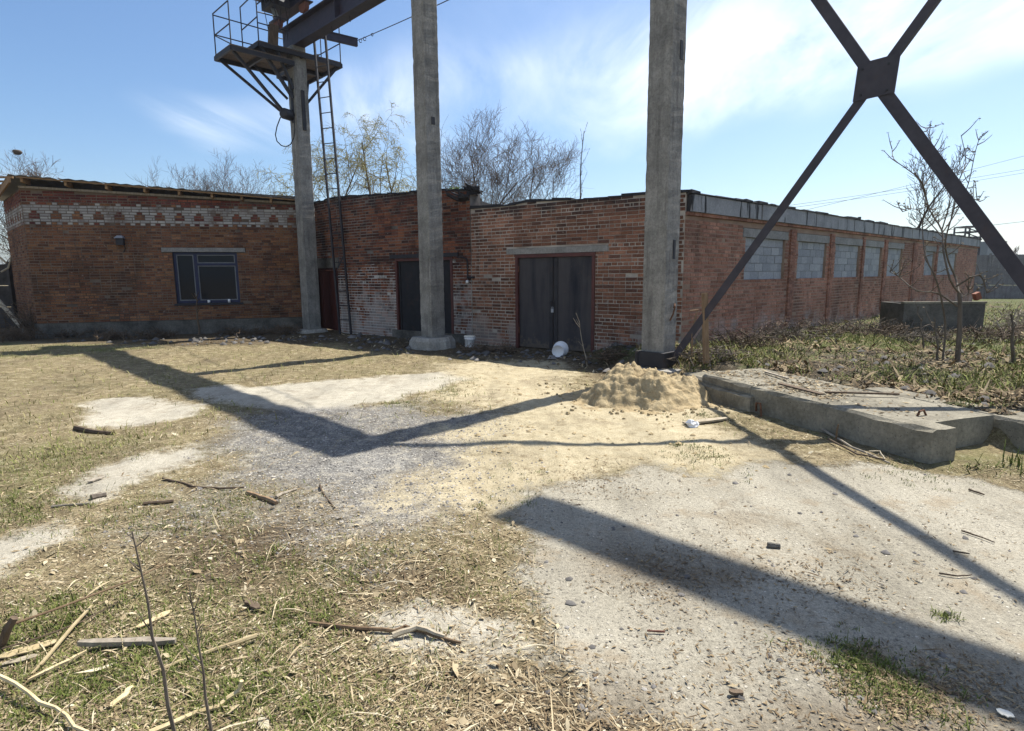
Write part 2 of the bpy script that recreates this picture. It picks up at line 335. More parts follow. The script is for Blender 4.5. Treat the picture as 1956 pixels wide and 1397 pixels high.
def _gate():
    m = M('gate_sheet',.5,.22); v = m.obj(); c = m.ramp(m.noise(1,5,.6,m.scale(m.pos,(3,3,.35))),(.3,(.012,.014,.022)),(.5,(.05,.046,.05)),(.8,(.075,.068,.068)))
    c = m.mix(m.rng(m.noise(9,6,.7),.58,.72,0,.5),c,(.09,.07,.055)); c = m.mix(m.rng(m.math('ADD',m.noise(6,5,.7),m.rng(m.xyz()[2],.0,.5,.25,-.2,False)),.5,.7,0,.7),c,(.13,.105,.08)); m.col(c); m.rgh(m.rng(m.noise(4,4),.3,.7,.5,.75)); m.bump(m.noise(5,3),.12,.01); return m.m
S_GATE = _gate(); S_BLACK = steel_mat('black_sheet',(.005,.0055,.008),(.012,.013,.017),.75,.15)
def wood_mat(name, a, b, sc=(30,30,2.5), rough=.85):
    m = M(name,rough,.2); v = m.obj(); n = m.noise(1,5,.65,m.scale(v,sc)); c = m.ramp(n,(.3,a),(.7,b)); r = m.n('ShaderNodeObjectInfo').outputs['Random']; c = m.mix(1,c,m.ramp(r,(0,.75),(1,1.2)),'MULTIPLY'); m.col(c); m.bump(n,.4,.004); return m.m
W_NEW = wood_mat('raw_timber',(.2,.12,.06),(.34,.22,.12)); W_DRY = wood_mat('dry_lath',(.36,.28,.15),(.56,.46,.28),(14,14,14)); W_GREY = wood_mat('weathered_wood',(.2,.17,.13),(.4,.35,.28),(25,25,6)); W_DARK = wood_mat('dark_stick',(.07,.05,.035),(.15,.11,.075),(25,25,6)); W_BARK = wood_mat('bark',(.085,.07,.055),(.18,.15,.12),(20,20,5)); W_DOOR = wood_mat('maroon_door_boards',(.045,.014,.012),(.08,.024,.02),(18,18,1.2),.7); W_STAKE = wood_mat('stake_wood',(.13,.085,.05),(.24,.165,.1),(25,25,4)); W_PALE = wood_mat('bleached_wood',(.3,.25,.17),(.52,.45,.34),(18,18,10))
def flat(name, c, rough=.6, spec=.3, var=.2, sc=8, metal=0):
    m = M(name,rough,spec,metal); m.col(m.mix(1,c,m.ramp(m.noise(sc,5,.65),(.3,1-var),(.7,1+var)),'MULTIPLY')); return m.m
BLUE = flat('blue_window_paint',(.005,.011,.05),.45,.4,.3); WHITEP = flat('white_plastic',(.75,.76,.78),.4,.4,.06,20); FELT = flat('roofing_felt',(.025,.024,.026),.85,.2,.4); BEAD = flat('grey_bead',(.14,.15,.165),.5)
TIN = flat('galvanised_tin',(.3,.31,.33),.45,.5,.15,4); TINRAW = flat('torn_tin',(.2,.23,.25),.5,.5,.3,7); CABLE = flat('cable_black',(.02,.02,.022),.6); ROD = flat('rusty_rod',(.12,.06,.035),.8,.2,.4,30); PAPER = flat('paper',(.7,.66,.55),.8); TREEB = flat('grey_bark',(.085,.066,.05),.9,.1,.3,3); TREET = flat('twig_bark',(.12,.085,.062),.9,.1,.2,3); WILT = flat('willow_twig',(.26,.21,.08),.9,.1,.3,3); WILL = flat('willow_leaf',(.36,.34,.11),.8,.1,.3,3); BUD = flat('bud',(.11,.085,.045),.9); LEAFG = flat('young_leaf',(.16,.22,.04),.7); ORANGE = flat('orange_plastic',(.2,.06,.025),.7)
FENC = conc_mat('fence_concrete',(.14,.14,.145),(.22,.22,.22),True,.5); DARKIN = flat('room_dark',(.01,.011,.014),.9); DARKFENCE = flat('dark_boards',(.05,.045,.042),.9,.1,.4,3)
def _glass():
    m = M('window_glass',.08,.2); m.col((.012,.016,.022)); return m.m
GLASS = _glass()
# ------------------------------------------------------------------ ground
def ground_mat():
    m = M('yard_ground',.95,.1)
    a = m.n('ShaderNodeAttribute'); a.attribute_name = 'zoneA'; A = m.n('ShaderNodeSeparateColor'); m.lk(a.outputs['Color'],A.inputs[0]); pale = a.outputs['Alpha']
    b = m.n('ShaderNodeAttribute'); b.attribute_name = 'zoneB'; Bc = m.n('ShaderNodeSeparateColor'); m.lk(b.outputs['Color'],Bc.inputs[0])
    conc, sand, grav = A.outputs[0], A.outputs[1], A.outputs[2]; green, dark, plot = Bc.outputs[0], Bc.outputs[1], Bc.outputs[2]
    f1 = m.noise(1.1,6,.62); f2 = m.noise(7,6,.68); f3 = m.noise(42,5,.7); f4 = m.noise(150,3,.7)
    straw = m.noise(1,4,.7,m.scale(m.pos,(95,30,60),(0,0,.6)))
    straw2 = m.noise(1,4,.7,m.scale(m.pos,(32,105,60),(0,0,.2)))
    base = m.ramp(f2,(.28,(.10,.078,.045)),(.5,(.245,.197,.115)),(.72,(.41,.335,.205)))
    base = m.mix(.8,base,m.ramp(m.math('MAXIMUM',straw,straw2),(.40,.22),(.56,.85),(.72,1.75)),'MULTIPLY')
    gmask = m.math('MULTIPLY',m.math('ADD',m.math('MULTIPLY',green,.55),.22),m.rng(m.math('ADD',f1,m.math('MULTIPLY',f2,.5)),.62,.95))
    base = m.mix(gmask,base,m.ramp(f3,(.3,(.045,.06,.018)),(.7,(.16,.17,.055))))
    drk = m.math('MULTIPLY',dark,m.rng(m.math('ADD',f1,f2),.7,1.05,.55,1)); base = m.mix(m.math('MULTIPLY',drk,.9),base,m.ramp(f3,(.3,(.035,.026,.018)),(.7,(.12,.088,.055))))  # darkens soil for mulch and dirt, and paints shade along the walls
    soil = m.ramp(m.math('ADD',m.math('MULTIPLY',f3,.5),m.math('MULTIPLY',f2,.5)),(.38,(.022,.018,.013)),(.52,(.066,.054,.037)),(.68,(.15,.125,.082)))
    soil = m.mix(m.math('MULTIPLY',m.rng(m.math('ADD',f1,m.rng(m.xyz()[1],8,13,-.1,.1,False)),  .46,.62),.6),soil,m.ramp(f3,(.3,(.05,.065,.018)),(.7,(.15,.19,.05)))); base = m.mix(plot,base,soil)
    # each zone's edge broken up by fine noise
    def edge(z, wd=.35): 
        return m.rng(m.math('ADD',z,m.math('MULTIPLY',m.math('SUBTRACT',m.math('ADD',m.math('MULTIPLY',f2,.55),m.math('MULTIPLY',f3,.45)),.5),2.6)),.5-wd,.5+wd)
    ps = m.ramp(f2,(.3,(.34,.31,.245)),(.7,(.49,.455,.375))); ps = m.mix(.5,ps,m.ramp(f3,(.3,.72),(.7,1.2)),'MULTIPLY')
    base = m.mix(m.math('MULTIPLY',edge(pale,.36),.92),base,ps)
    vg = m.vor(64,None,'F1','Color'); vgs = m.n('ShaderNodeSeparateColor'); m.lk(vg,vgs.inputs[0]); vd = m.vor(64)
    gr = m.ramp(vgs.outputs[0],(0,(.11,.112,.112)),(.4,(.2,.2,.197)),(.8,(.3,.295,.28)),(1,(.42,.41,.37))); gr = m.mix(m.rng(vd,.35,.6,0,.75),gr,(.12,.115,.11))
    gr = m.mix(m.rng(f2,.5,.62,0,.7),gr,(.33,.31,.265)); base = m.mix(m.math('MULTIPLY',edge(grav,.5),.85),base,gr)
    sd = m.ramp(f2,(.3,(.35,.292,.185)),(.7,(.49,.425,.29))); sd = m.mix(.6,sd,m.ramp(f3,(.28,.6),(.7,1.18)),'MULTIPLY'); sd = m.mix(m.rng(m.noise(4,7,.72),.56,.68,0,.75),sd,(.19,.145,.085)); base = m.mix(edge(sand,.46),base,sd)
    cc = m.ramp(f1,(.3,(.25,.228,.178)),(.7,(.355,.328,.264))); cc = m.mix(.8,cc,m.ramp(f3,(.28,.6),(.7,1.28)),'MULTIPLY')
    ca = m.vor(30,None,'F1','Color'); cas = m.n('ShaderNodeSeparateColor'); m.lk(ca,cas.inputs[0]); cdist = m.vor(30)
    ag = m.math('MULTIPLY',m.rng(cdist,.16,.30,1,0),m.rng(cas.outputs[0],.55,.6)); cc = m.mix(m.math('MULTIPLY',ag,.9),cc,m.ramp(cas.outputs[1],(0,(.1,.09,.08)),(.35,(.3,.27,.22)),(1,(.55,.51,.43))))
    ca2 = m.vor(75,None,'F1','Color'); cas2 = m.n('ShaderNodeSeparateColor'); m.lk(ca2,cas2.inputs[0]); ag2 = m.math('MULTIPLY',m.rng(m.vor(75),.18,.34,1,0),m.rng(cas2.outputs[0],.5,.55)); cc = m.mix(m.math('MULTIPLY',ag2,.85),cc,m.ramp(cas2.outputs[1],(0,(.09,.08,.07)),(.5,(.29,.265,.215)),(1,(.52,.48,.40))))
    cc = m.mix(m.rng(m.noise(2.3,7,.7),.52,.66,0,.6),cc,(.25,.2,.135))
    cc = m.mix(m.rng(m.noise(1.0,7,.72,None,.6),.60,.68,0,.45),cc,(.15,.12,.085))
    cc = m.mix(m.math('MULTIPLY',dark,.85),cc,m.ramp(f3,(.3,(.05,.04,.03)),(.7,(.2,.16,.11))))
    ce = edge(conc,.3); base = m.mix(ce,base,cc)
    dirt = m.noise(.85,8,.74,None,.5); base = m.mix(m.rng(dirt,.53,.66,0,.5),base,m.ramp(f3,(.3,(.09,.07,.045)),(.7,(.24,.19,.125))))
    lng = m.noise(1,7,.7,m.scale(m.pos,(1.6,.32,1),(0,0,.55))); base = m.mix(.9,base,m.ramp(lng,(.34,.72),(.5,1.0),(.66,1.14)),'MULTIPLY')
    base = m.mix(.85,base,m.ramp(f4,(.3,.62),(.7,1.35)),'MULTIPLY')
    m.col(base)
    hh = m.math('ADD',m.math('MULTIPLY',f2,.6),m.math('ADD',m.math('MULTIPLY',f3,.5),m.math('MULTIPLY',m.math('MAXIMUM',straw,straw2),.5)))
    hs = m.math('ADD',m.math('MULTIPLY',f3,.3),m.math('ADD',m.math('MULTIPLY',m.math('ADD',ag,ag2),.25),m.math('MULTIPLY',f4,.12)))
    hm = m.n('ShaderNodeMixRGB'); m.lk(ce,hm.inputs[0]); m.lk(hh,hm.inputs[1]); m.lk(hs,hm.inputs[2])
    m.bump(hm.outputs[0],.8,.03); return m.m
def lines(a, b, step, far):
    c = list(np.arange(a,b+step/2,step)); s = step; lo = []; x = a
    while x > -far: s *= 1.18; x -= s; lo.append(x)
    s = step; hi = []; x = c[-1]
    while x < far: s *= 1.18; x += s; hi.append(x)
    return np.array(lo[::-1]+c+hi)
GX = lines(-9,7.5,.06,1500); GY = lines(1.2,15,.06,1500)
gx, gy = np.meshgrid(GX,GY); fx_, fy_ = gx.ravel(), gy.ravel()
gz = HT(fx_,fy_)
nx, ny = len(GX), len(GY); ii = (np.arange(ny-1)[:,None]*nx+np.arange(nx-1)[None,:]).ravel()
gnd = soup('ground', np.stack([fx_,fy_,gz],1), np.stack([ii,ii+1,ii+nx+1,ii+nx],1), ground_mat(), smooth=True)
tag(gnd,'worn yard of broken concrete, gravel, sand and dry grass','ground',kind='structure')
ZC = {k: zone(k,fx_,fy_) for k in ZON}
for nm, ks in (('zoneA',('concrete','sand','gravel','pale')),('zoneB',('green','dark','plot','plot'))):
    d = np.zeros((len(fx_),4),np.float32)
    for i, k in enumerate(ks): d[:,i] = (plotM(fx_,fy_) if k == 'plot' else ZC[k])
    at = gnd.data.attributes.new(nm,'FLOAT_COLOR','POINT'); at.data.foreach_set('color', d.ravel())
# ------------------------------------------------------------------ brick walls
UNIT = {}
def unit_brick(mat):
    if mat.name not in UNIT:
        b = MB(); e = .05
        # unit box with a slightly worn front (front = -y)
        b.add([(0,0,0),(1,0,0),(1,1,0),(0,1,0),(0,0,1),(1,0,1),(1,1,1),(0,1,1),(.03,-.12,.1),(.97,-.12,.1),(.97,-.12,.9),(.03,-.12,.9)],
              [(8,9,10,11),(0,1,9,8),(1,5,10,9),(5,4,11,10),(4,0,8,11),(1,2,6,5),(0,4,7,3),(4,5,6,7),(0,3,2,1)])
        me = bpy.data.meshes.new('brick'); me.from_pydata(b.v,[],b.f); me.materials.append(mat); UNIT[mat.name] = me
    return UNIT[mat.name]
class Wall:
    """vertical wall from p0 to p1 (xy); outside is on the right of p0->p1"""
    def __init__(s, p0, p1, top, thick=.38):
        s.p0 = Vector((p0[0],p0[1],0)); s.p1 = Vector((p1[0],p1[1],0)); s.d = (s.p1-s.p0); s.L = s.d.length; s.d.normalize(); s.n = Vector((s.d.y,-s.d.x,0)); s.top = top; s.open = []; s.thick = thick
    def sz(s, x, y):
        p = P(x,y,s.p0,s.d); return (p-s.p0).dot(s.d), p.z
    def pt(s, a, z, out=0): return s.p0+s.d*a+s.n*out+Vector((0,0,z))
    def tp(s, a): return float(np.interp(a,[t[0] for t in s.top],[t[1] for t in s.top]))
    def slab(s, mb, z0=-.3):
        br = sorted({0,s.L,*[t[0] for t in s.top if 0 < t[0] < s.L],*[o[0] for o in s.open],*[o[1] for o in s.open]})
        for a, b in zip(br,br[1:]):
            if b-a < 1e-4: continue
            mid = (a+b)/2; ops = sorted([(o[2],o[3]) for o in s.open if o[0]-1e-6 <= mid <= o[1]+1e-6]); z = z0; seg = []
            for lo, hi in ops:
                if lo > z: seg.append((z,lo,z,lo))
                z = hi
            seg.append((z,None,z,None))
            for lo, hi, _, _ in seg:
                za = s.tp(a) if hi is None else hi; zb = s.tp(b) if hi is None else hi
                mb.hexa([s.pt(a,lo,0),s.pt(b,lo,0),s.pt(b,lo,-s.thick),s.pt(a,lo,-s.thick),s.pt(a,za,0),s.pt(b,zb,0),s.pt(b,zb,-s.thick),s.pt(a,za,-s.thick)])
    def box(s, mb, a, b, z0, z1, o0, o1, mi=0):
        mb.bar(s.pt(a,z0,o0), s.d*(b-a), s.n*(o1-o0), Vector((0,0,z1-z0)), mi)
    def bricks(s, matf, z0=0.0, course=.077, bl=.26, seed=1, holes=.012, ragged=.0, fz=None):
        """list of (a,b,z,h,out,mat,skew)"""
        R = random.Random(seed); out = []; k = 0; z = z0
        zmax = max(t[1] for t in s.top)
        while z < zmax:
            h = course-.014; header = (k%5 == 4)
            if fz and k in fz[0]: out += fz[1](s,k,z,h,R); z += course; k += 1; continue
            L = bl/2 if header else bl; a = -(k%2)*L*.5-R.random()*.01
            while a < s.L:
                l = L if R.random() > .1 else L/2
                a0, a1 = max(a,0)+.0065, min(a+l,s.L)-.0065; a += l
                if a1-a0 < .03: continue
                if z+h > min(s.tp(a0),s.tp(a1)) + (R.random()*ragged if ragged else 0): continue
                segs = [(a0,a1)]
                for o in s.open:
                    if z+h > o[2]+.004 and z < o[3]-.004:
                        ns = []
                        for p, q in segs:
                            if q <= o[0] or p >= o[1]: ns.append((p,q)); continue
                            if p < o[0]-.03: ns.append((p,o[0]-.004))
                            if q > o[1]+.03: ns.append((o[1]+.004,q))
                        segs = ns
                if R.random() < holes: continue
                for p, q in segs:
                    out.append((s,p,q,z+R.gauss(0,.0015),h,R.uniform(.002,.012)+(.006 if R.random() < .06 else 0),matf((p+q)/2,z+h/2,k,R),R.gauss(0,.008)))
            z += course; k += 1
        return out
def lay(bricks, limit, wall_of, mats):
    """nearest bricks as objects of their own, the others joined per wall"""
    def size(b):
        s, p, q, z, h = b[:5]; c = s.pt((p+q)/2,z)-EYEP; D = c.length
        return (q-p)*h*abs(s.n.dot(c))/D**3
    def vis(b):
        c = b[0].pt((b[1]+b[2])/2,b[3])
        v = c-EYEP; dd = v.dot(FWD); x = v.dot(RGT)/dd*FOC; y = v.dot(UPV)/dd*FOC
        return dd > 0 and abs(x) < 978 and abs(y) < 698 and b[0].n.dot(-v) > 0
    order = sorted(range(len(bricks)), key=lambda i: (-(size(bricks[i]) if vis(bricks[i]) else 0)))
    solo = set(order[:limit]); rest = {}
    for i, b in enumerate(bricks):
        s, p, q, z, h, o, mi, sk = b
        if i in solo:
            ob = bpy.data.objects.new('brick', unit_brick(mats[mi])); COL.objects.link(ob); par = wall_of[s]; ob.parent = par
            ob.location = s.pt(p,z,o)-origin(par); ob.rotation_euler = (0,sk*.4,math.atan2(s.d.y,s.d.x)); ob.scale = (q-p,o+.02,h)
        else:
            m = rest.setdefault(s,MB()); e = .004; t = random.random()*.98+.01
            dz = Vector((0,0,1)); A = s.pt(p,z,-.02); B = s.pt(q,z-sk*(q-p)*.4,-.02); o2 = o
            f0 = s.pt(p+e,z+e,o2); f1 = s.pt(q-e,z+e-sk*(q-p)*.4,o2); f2 = f1+dz*(h-2*e); f3 = f0+dz*(h-2*e)
            m.add([A,B,B+dz*h,A+dz*h,f0,f1,f2,f3],[(4,5,6,7),(0,1,5,4),(1,2,6,5),(2,3,7,6),(3,0,4,7)],mi,t)
    for s, m in rest.items(): tag(m.build('remaining_bricks',mats,wall_of[s]),kind='stuff')
def jag(L, z, step, amp, seed):
    R = random.Random(seed); t = []; a = 0
    while a < L: b = min(L,a+R.uniform(step*.4,step*1.6)); zz = z(a)+R.uniform(-amp,amp); t += [(a+.001,zz),(b-.001,z(b)+zz-z(a))]; a = b
    return t
# --- outbuilding on the left
OL = (-13.55,16.9); OR_ = (-6.25,19.0); OS = (-16.3,19.6)
ob_root = empty('brick_outbuilding',(OL[0],OL[1],0),'low brick outbuilding at left with white brick frieze, blue window and corrugated roof','building')
W1 = Wall(OL,OR_,[(0,4.05),(8,3.98)]); W1.p0.z = 0
W1 = Wall(OL,OR_,[(0,W1.sz(47,360)[1]),(W1.L,W1.sz(566,392)[1])])
WZ = W1.top[0][1]
W2 = Wall(OS,OL,[(0,WZ),(9,WZ)])
wx0, wz0 = W1.sz(338,580); wx1, wz1 = W1.sz(452,482); W1.open.append((wx0,wx1,wz0,wz1))
lx0, lz0 = W1.sz(308,479); lx1, lz1 = W1.sz(468,468); W1.open.append((lx0,lx1,wz1,wz1+.13))
pl = .42
fr0 = W1.sz(47,426)[1]
FROW = {0:'WWrrWWrr',1:'WWWWWWWW',2:'WWrrrrWW',3:'WWrrrrWW',4:'WWWrrWWW',5:'WWWWWWWW',6:'WWWWWWWW',7:'rrrWWrrr'}
k0 = round((fr0-pl-.01)/.077)
def m_out(a, z, k, R): return 1 if k >= k0+8 else 0
def frieze(W, k, z, h, R):
    row = FROW[k-k0].replace('.','W'); q = .065; n = int(W.L/q); i = 0; out = []
    while i < n:
        c = row[i%8]; j = i+1; lim = 4 if (i//4+k)%2 == 0 else 3
        while j < n and row[j%8] == c and j-i < lim: j += 1
        if c == 'r' or R.random() > .03: out.append((W,i*q+.006,min(j*q,W.L)-.006,z+R.gauss(0,.0015),h,R.uniform(.003,.012),2 if c == 'W' else (0 if R.random() < .6 else 1),R.gauss(0,.006)))
        i = j
    return out
mo = MB(); W1.slab(mo,pl); w_front = mo.build('window_wall',MO_OLD,ob_root)
mo = MB(); W2.slab(mo,pl); w_side = mo.build('gable_wall',MO_OLD,ob_root)
mb = MB()   # unseen rear walls
rearA = Vector((-6.0,25.5,0)); rearB = Vector((-16.6,25.5,0))
for a, b in ((Vector((-6.25,19.4,0)),rearA),(rearA,rearB),(rearB,Vector((-16.4,20.0,0)))):
    d = (b-a).normalized(); n = Vector((d.y,-d.x,0)); mb.bar(a-n*.3,b-a,n*.3,Vector((0,0,3.6)))
mb.build('rear_wall',B_OLD,ob_root)
lay(W1.bricks(m_out,pl+.01,.077,.26,3,fz=(range(k0,k0+8),frieze))+W2.bricks(m_out,pl+.01,.077,.26,4,fz=(range(k0,k0+8),frieze)),300,{W1:w_front,W2:w_side},[B_OLD,B_RED,B_WHITE])
mb = MB(); W1.box(mb,0,W1.L-.05,-.3,pl-.004,-.35,.05); W2.box(mb,.05,W2.L,-.3,pl-.006,-.3,.048); mb.build('plinth',C_PLIN,ob_root)
mb = MB(); W1.box(mb,lx0+.01,lx1-.01,wz1+.005,wz1+.125,-.3,.035); mb.build('lintel',C_LINT,ob_root)
mb = MB(); W1.box(mb,wx0-.06,wx1+.08,wz0-.07,wz0+.0,-.06,.05); mb.build('window_sill',S_DARK,ob_root)
# window
mb = MB(); fw = .075; ww = wx1-wx0; wh = wz1-wz0; xm = wx0+ww*.335; zt = wz0+wh*.76
def fr(a,b,c,d,o0=-.14,o1=-.06): W1.box(mb,a,b,c,d,o0,o1)
fr(wx0,wx0+fw,wz0,wz1); fr(wx1-fw,wx1,wz0,wz1); fr(wx0+fw,wx1-fw,wz0,wz0+fw); fr(wx0+fw,wx1-fw,wz1-fw,wz1); fr(xm-fw*.6,xm+fw*.6,wz0+fw,wz1-fw,-.139,-.055); fr(xm+fw*.6,wx1-fw,zt-fw*.45,zt+fw*.45,-.138,-.057)
win = mb.build('window',BLUE,ob_root)
for (a,b,c,d) in ((wx0+fw,xm-fw*.6,wz0+fw,wz1-fw),(xm+fw*.6,wx1-fw,wz0+fw,zt-fw*.45),(xm+fw*.6,wx1-fw,zt+fw*.45,wz1-fw)):
    mb = MB(); W1.box(mb,a+.03,b-.03,c+.03,d-.03,-.112,-.104); mb.build('pane',GLASS,win)
    mb = MB()
    W1.box(mb,a,a+.03,c,d,-.115,-.075); W1.box(mb,b-.03,b,c,d,-.115,-.075); W1.box(mb,a+.03,b-.03,c,c+.03,-.115,-.076); W1.box(mb,a+.03,b-.03,d-.03,d,-.115,-.076); mb.build('glazing_bead',BEAD,win)
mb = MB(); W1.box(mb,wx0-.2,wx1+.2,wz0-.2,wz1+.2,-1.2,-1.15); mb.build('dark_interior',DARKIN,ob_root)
# roof of corrugated sheets with timber
zr0 = W1.sz(47,345)[1]
def edge_pt(px, py, out): 
    p = P(px,py,W1.pt(0,0,out),W1.d); return p
RE0 = edge_pt(28,334,.4); RE1 = edge_pt(563,379,.4); RE1 = RE1+(RE1-RE0).normalized()*.35
RL = Vector((-16.95,19.9,RE0.z-.18)); back = Vector((-.1,1,-.05))*7.0
def corr(name, A, B, C, D, parent, n, amp=.013, step=.0):
    """corrugated sheet: ridges run A->D; A->B front edge, D->C back edge"""
    V = []; F = []; 
    for i in range(n+1):
        t = i/n; z = amp*math.cos(i*math.pi*.5) if i%2 == 0 else 0
        for q in (A.lerp(B,t), D.lerp(C,t)): V.append((q.x,q.y,q.z+z))
    k = len(V)
    V += [(v[0],v[1],v[2]-.004) for v in V]
    for i in range(n): F.append((2*i,2*i+2,2*i+3,2*i+1)); F.append((k+2*i+1,k+2*i+3,k+2*i+2,k+2*i)); F.append((k+2*i,k+2*i+2,2*i+2,2*i))
    b = MB(); b.add(V,F); return b.build(name,TIN,parent)
roof = empty('roof',Vector((0,0,0)),None,None); roof.parent = ob_root; roof.location = RE0-origin(ob_root)
nsh = 7; ra, rb_ = RE0+(RE0-RE1).normalized()*.15, RE1
bl_ = RL+Vector((-.6,6.5,-.25)); br_ = RE1+Vector((-.1,6.8,-.3))
for i in range(nsh):
    t0, t1 = i/nsh, (i+1)/nsh; up = Vector((0,0,.006*(i%2)))
    A = ra.lerp(rb_,t0)+up; B = ra.lerp(rb_,t1)+up; D = bl_.lerp(br_,t0)+up; C_ = bl_.lerp(br_,t1)+up
    if i == 0:  # sheet over the splayed gable
        corr('roof_sheet',RL+up,A,D+(A-D)*.0,D+Vector((-.5,0,0)),roof,8)
    corr('roof_sheet',A,B,C_,D,roof,14)
dv = (rb_-ra).normalized()
for i,(px,py) in enumerate(((41,343),(124,345),(202,351),(275,357),(341,363),(404,369),(461,375),(517,380))):
    p = edge_pt(px,py,.30); mb = MB(); mb.beam(Vector((p.x,p.y,ra.z-.1+ (rb_.z-ra.z)*((p-ra).dot(dv)/(rb_-ra).length))),Vector((p.x,p.y,0))-W1.n*1.0+Vector((0,0,ra.z-.16+(rb_.z-ra.z)*((p-ra).dot(dv)/(rb_-ra).length))),.06,.13); mb.build('rafter',W_NEW,roof)
mb = MB(); mb.beam(RE0+Vector((0,0,-.045))-W1.n*.05,RE1+Vector((0,0,-.045))-W1.n*.05,.03,.035); mb.build('eave_batten',W_NEW,roof)
mb = MB(); t_ = W1.top[0][1]; mb.beam(W1.pt(0,t_+.03,.05),W1.pt(W1.L,W1.top[1][1]+.03,.05),.09,.06); mb.build('wall_plate',W_GREY,roof)
g0 = P(44,345,OL,W2.d)+W2.n*.28; g1 = P(4,424,OL,W2.d)+W2.n*.28
g1 = Vector((-16.2,19.6,g0.z-.12))+W2.n*.28
mb = MB(); mb.beam(g0,g1,.05,.15); mb.build('barge_board',W_NEW,roof)
for k in range(6):
    t = (k+.4)/6; p = g0.lerp(g1,t); mb = MB(); mb.beam(p+Vector((.1,.05,.10)),p+Vector((-.62,-.1,.09)),.04,.05); mb.build('roof_batten',W_NEW,roof)
mb = MB(); mb.beam(W1.pt(.1,t_+.13,-.14),W1.pt(W1.L,W1.top[1][1]+.13,-.14),.04,.26); mb.build('eave_board',DARKFENCE,roof)
# wall lamp
a, z = W1.sz(231,460); lp = empty('wall_lamp',W1.pt(a,z,.1),'small black box lamp under a grey hood on the left brick wall','lamp')
mb = MB(); W1.box(mb,a-.09,a+.10,z-.13,z+.06,.012,.16); mb.build('lamp_body',S_DARK,lp)
mb = MB(); mb.hexa([W1.pt(a-.12,z+.062,.01),W1.pt(a+.12,z+.062,.01),W1.pt(a+.12,z+.062,.22),W1.pt(a-.12,z+.062,.22),W1.pt(a-.06,z+.14,.01),W1.pt(a+.06,z+.14,.01),W1.pt(a+.06,z+.14,.1),W1.pt(a-.06,z+.14,.1)]); mb.build('hood',TIN,lp)
mb = MB(); mb.tube([W1.pt(a+.08,z-.12,.05),W1.pt(a+.1,z-.22,.04),W1.pt(a+.06,z-.3,.02),W1.pt(a+.03,z-.33,.015)],.012,5); mb.build('cable_stub',CABLE,lp)
for i,(px,lab) in enumerate(((398,'small white jar on the blue window sill'),(437,'white cup at the right end of the blue window sill'))):
    a, z = W1.sz(px,566); mb = MB(); mb.lathe([(.001,0),(.035,0),(.04,.08+.02*i),(.001,.08+.02*i)],W1.pt(a,wz0+.002,-.02),n=10); tag(mb.build('jar' if i == 0 else 'cup',WHITEP,None,True,W1.pt(a,wz0,-.02)),lab,'jar' if i == 0 else 'cup')
# --- middle workshop
BD = (-5.1,17.85); SE = (-.98,14.7)
MA = (-6.3,19.25)
ws = empty('brick_workshop',(-3,16.3,0),'sooty red brick workshop between the outbuilding and the grey gate, lower wall limewashed','building')
V1 = Wall(MA,BD,[(0,4.02),(2.2,4.08)]); V2 = Wall(BD,(SE[0],SE[1]),[(0,4.1),(6,3.8)])
ztop0 = V2.sz(655,376)[1]; ztop1 = V2.sz(865,366)[1]; V2.top = [(0,ztop0)]+jag(V2.L-.02,lambda a: ztop0+(ztop1-ztop0)*a/V2.L,1.4,.02,5)+[(V2.L,ztop1-.03)]
V1.top = [(0,V1.sz(602,388)[1]),(V1.L,ztop0)]
da0, dz0 = V1.sz(607,622); da1, dz1 = V1.sz(645,512); da1 = min(da1,V1.L-.12); V1.open += [(da0,da1,-.1,dz1),(max(0,da0-.1),min(V1.L,da1+.1),dz1,dz1+.3)]
ga0 = V2.sz(757,560)[0]; ga1 = V2.sz(866,560)[0]; gz1 = V2.sz(810,492)[1]; V2.open.append((ga0,ga1,-.1,gz1))
def m_mid(a, z, k, R): return 0
mo = MB(); V1.slab(mo); w1 = mo.build('door_wall',MO_MID,ws); mo = MB(); V2.slab(mo); w2 = mo.build('gateway_wall',MO_MID,ws)
lay(V1.bricks(m_mid,.02,.077,.26,13)+V2.bricks(m_mid,.02,.077,.26,14,.02,.05),300,{V1:w1,V2:w2},[B_MID])
mb = MB(); mb.bar((-6.4,19.7,0),(0,5,0),(.3,0,0),(0,0,3.6)); mb.bar((-6.4,24.7,0),(9,0,0),(0,.3,0),(0,0,3.6)); mb.build('rear_wall',B_MID,ws)
mb = MB(); V1.box(mb,max(0,da0-.09),min(V1.L,da1+.09),dz1+.004,dz1+.296,-.3,.02); mb.build('lintel',C_PLIN,ws)
dr = MB(); V1.box(dr,da0,da0+.06,-.02,dz1,-.16,-.05); V1.box(dr,da1-.06,da1,-.02,dz1,-.16,-.05); V1.box(dr,da0+.06,da1-.06,dz1-.06,dz1,-.16,-.05); door = dr.build('door',W_DOOR,ws)
nb = 6
for i in range(nb):
    a = da0+.06+(da1-da0-.12)*i/nb; b = da0+.06+(da1-da0-.12)*(i+1)/nb; mb = MB(); V1.box(mb,a+.004,b-.004,.03,dz1-.065,-.14,-.10-.006*(i%2)); mb.build('board',W_DOOR,door)
gf = MB(); V2.box(gf,ga0-.17,ga1+.22,gz1-.005,gz1+.09,-.1,.05); gf.build('steel_lintel',S_DARK,ws)
gf = MB(); V2.box(gf,ga0,ga0+.07,-.05,gz1-.006,-.14,.015); V2.box(gf,ga1-.08,ga1,-.05,gz1-.006,-.14,.015); V2.box(gf,ga0+.07,ga1-.08,gz1-.08,gz1-.006,-.14,.012); gfo = gf.build('gate_frame',S_RED,ws)
gm = (ga0+ga1)/2
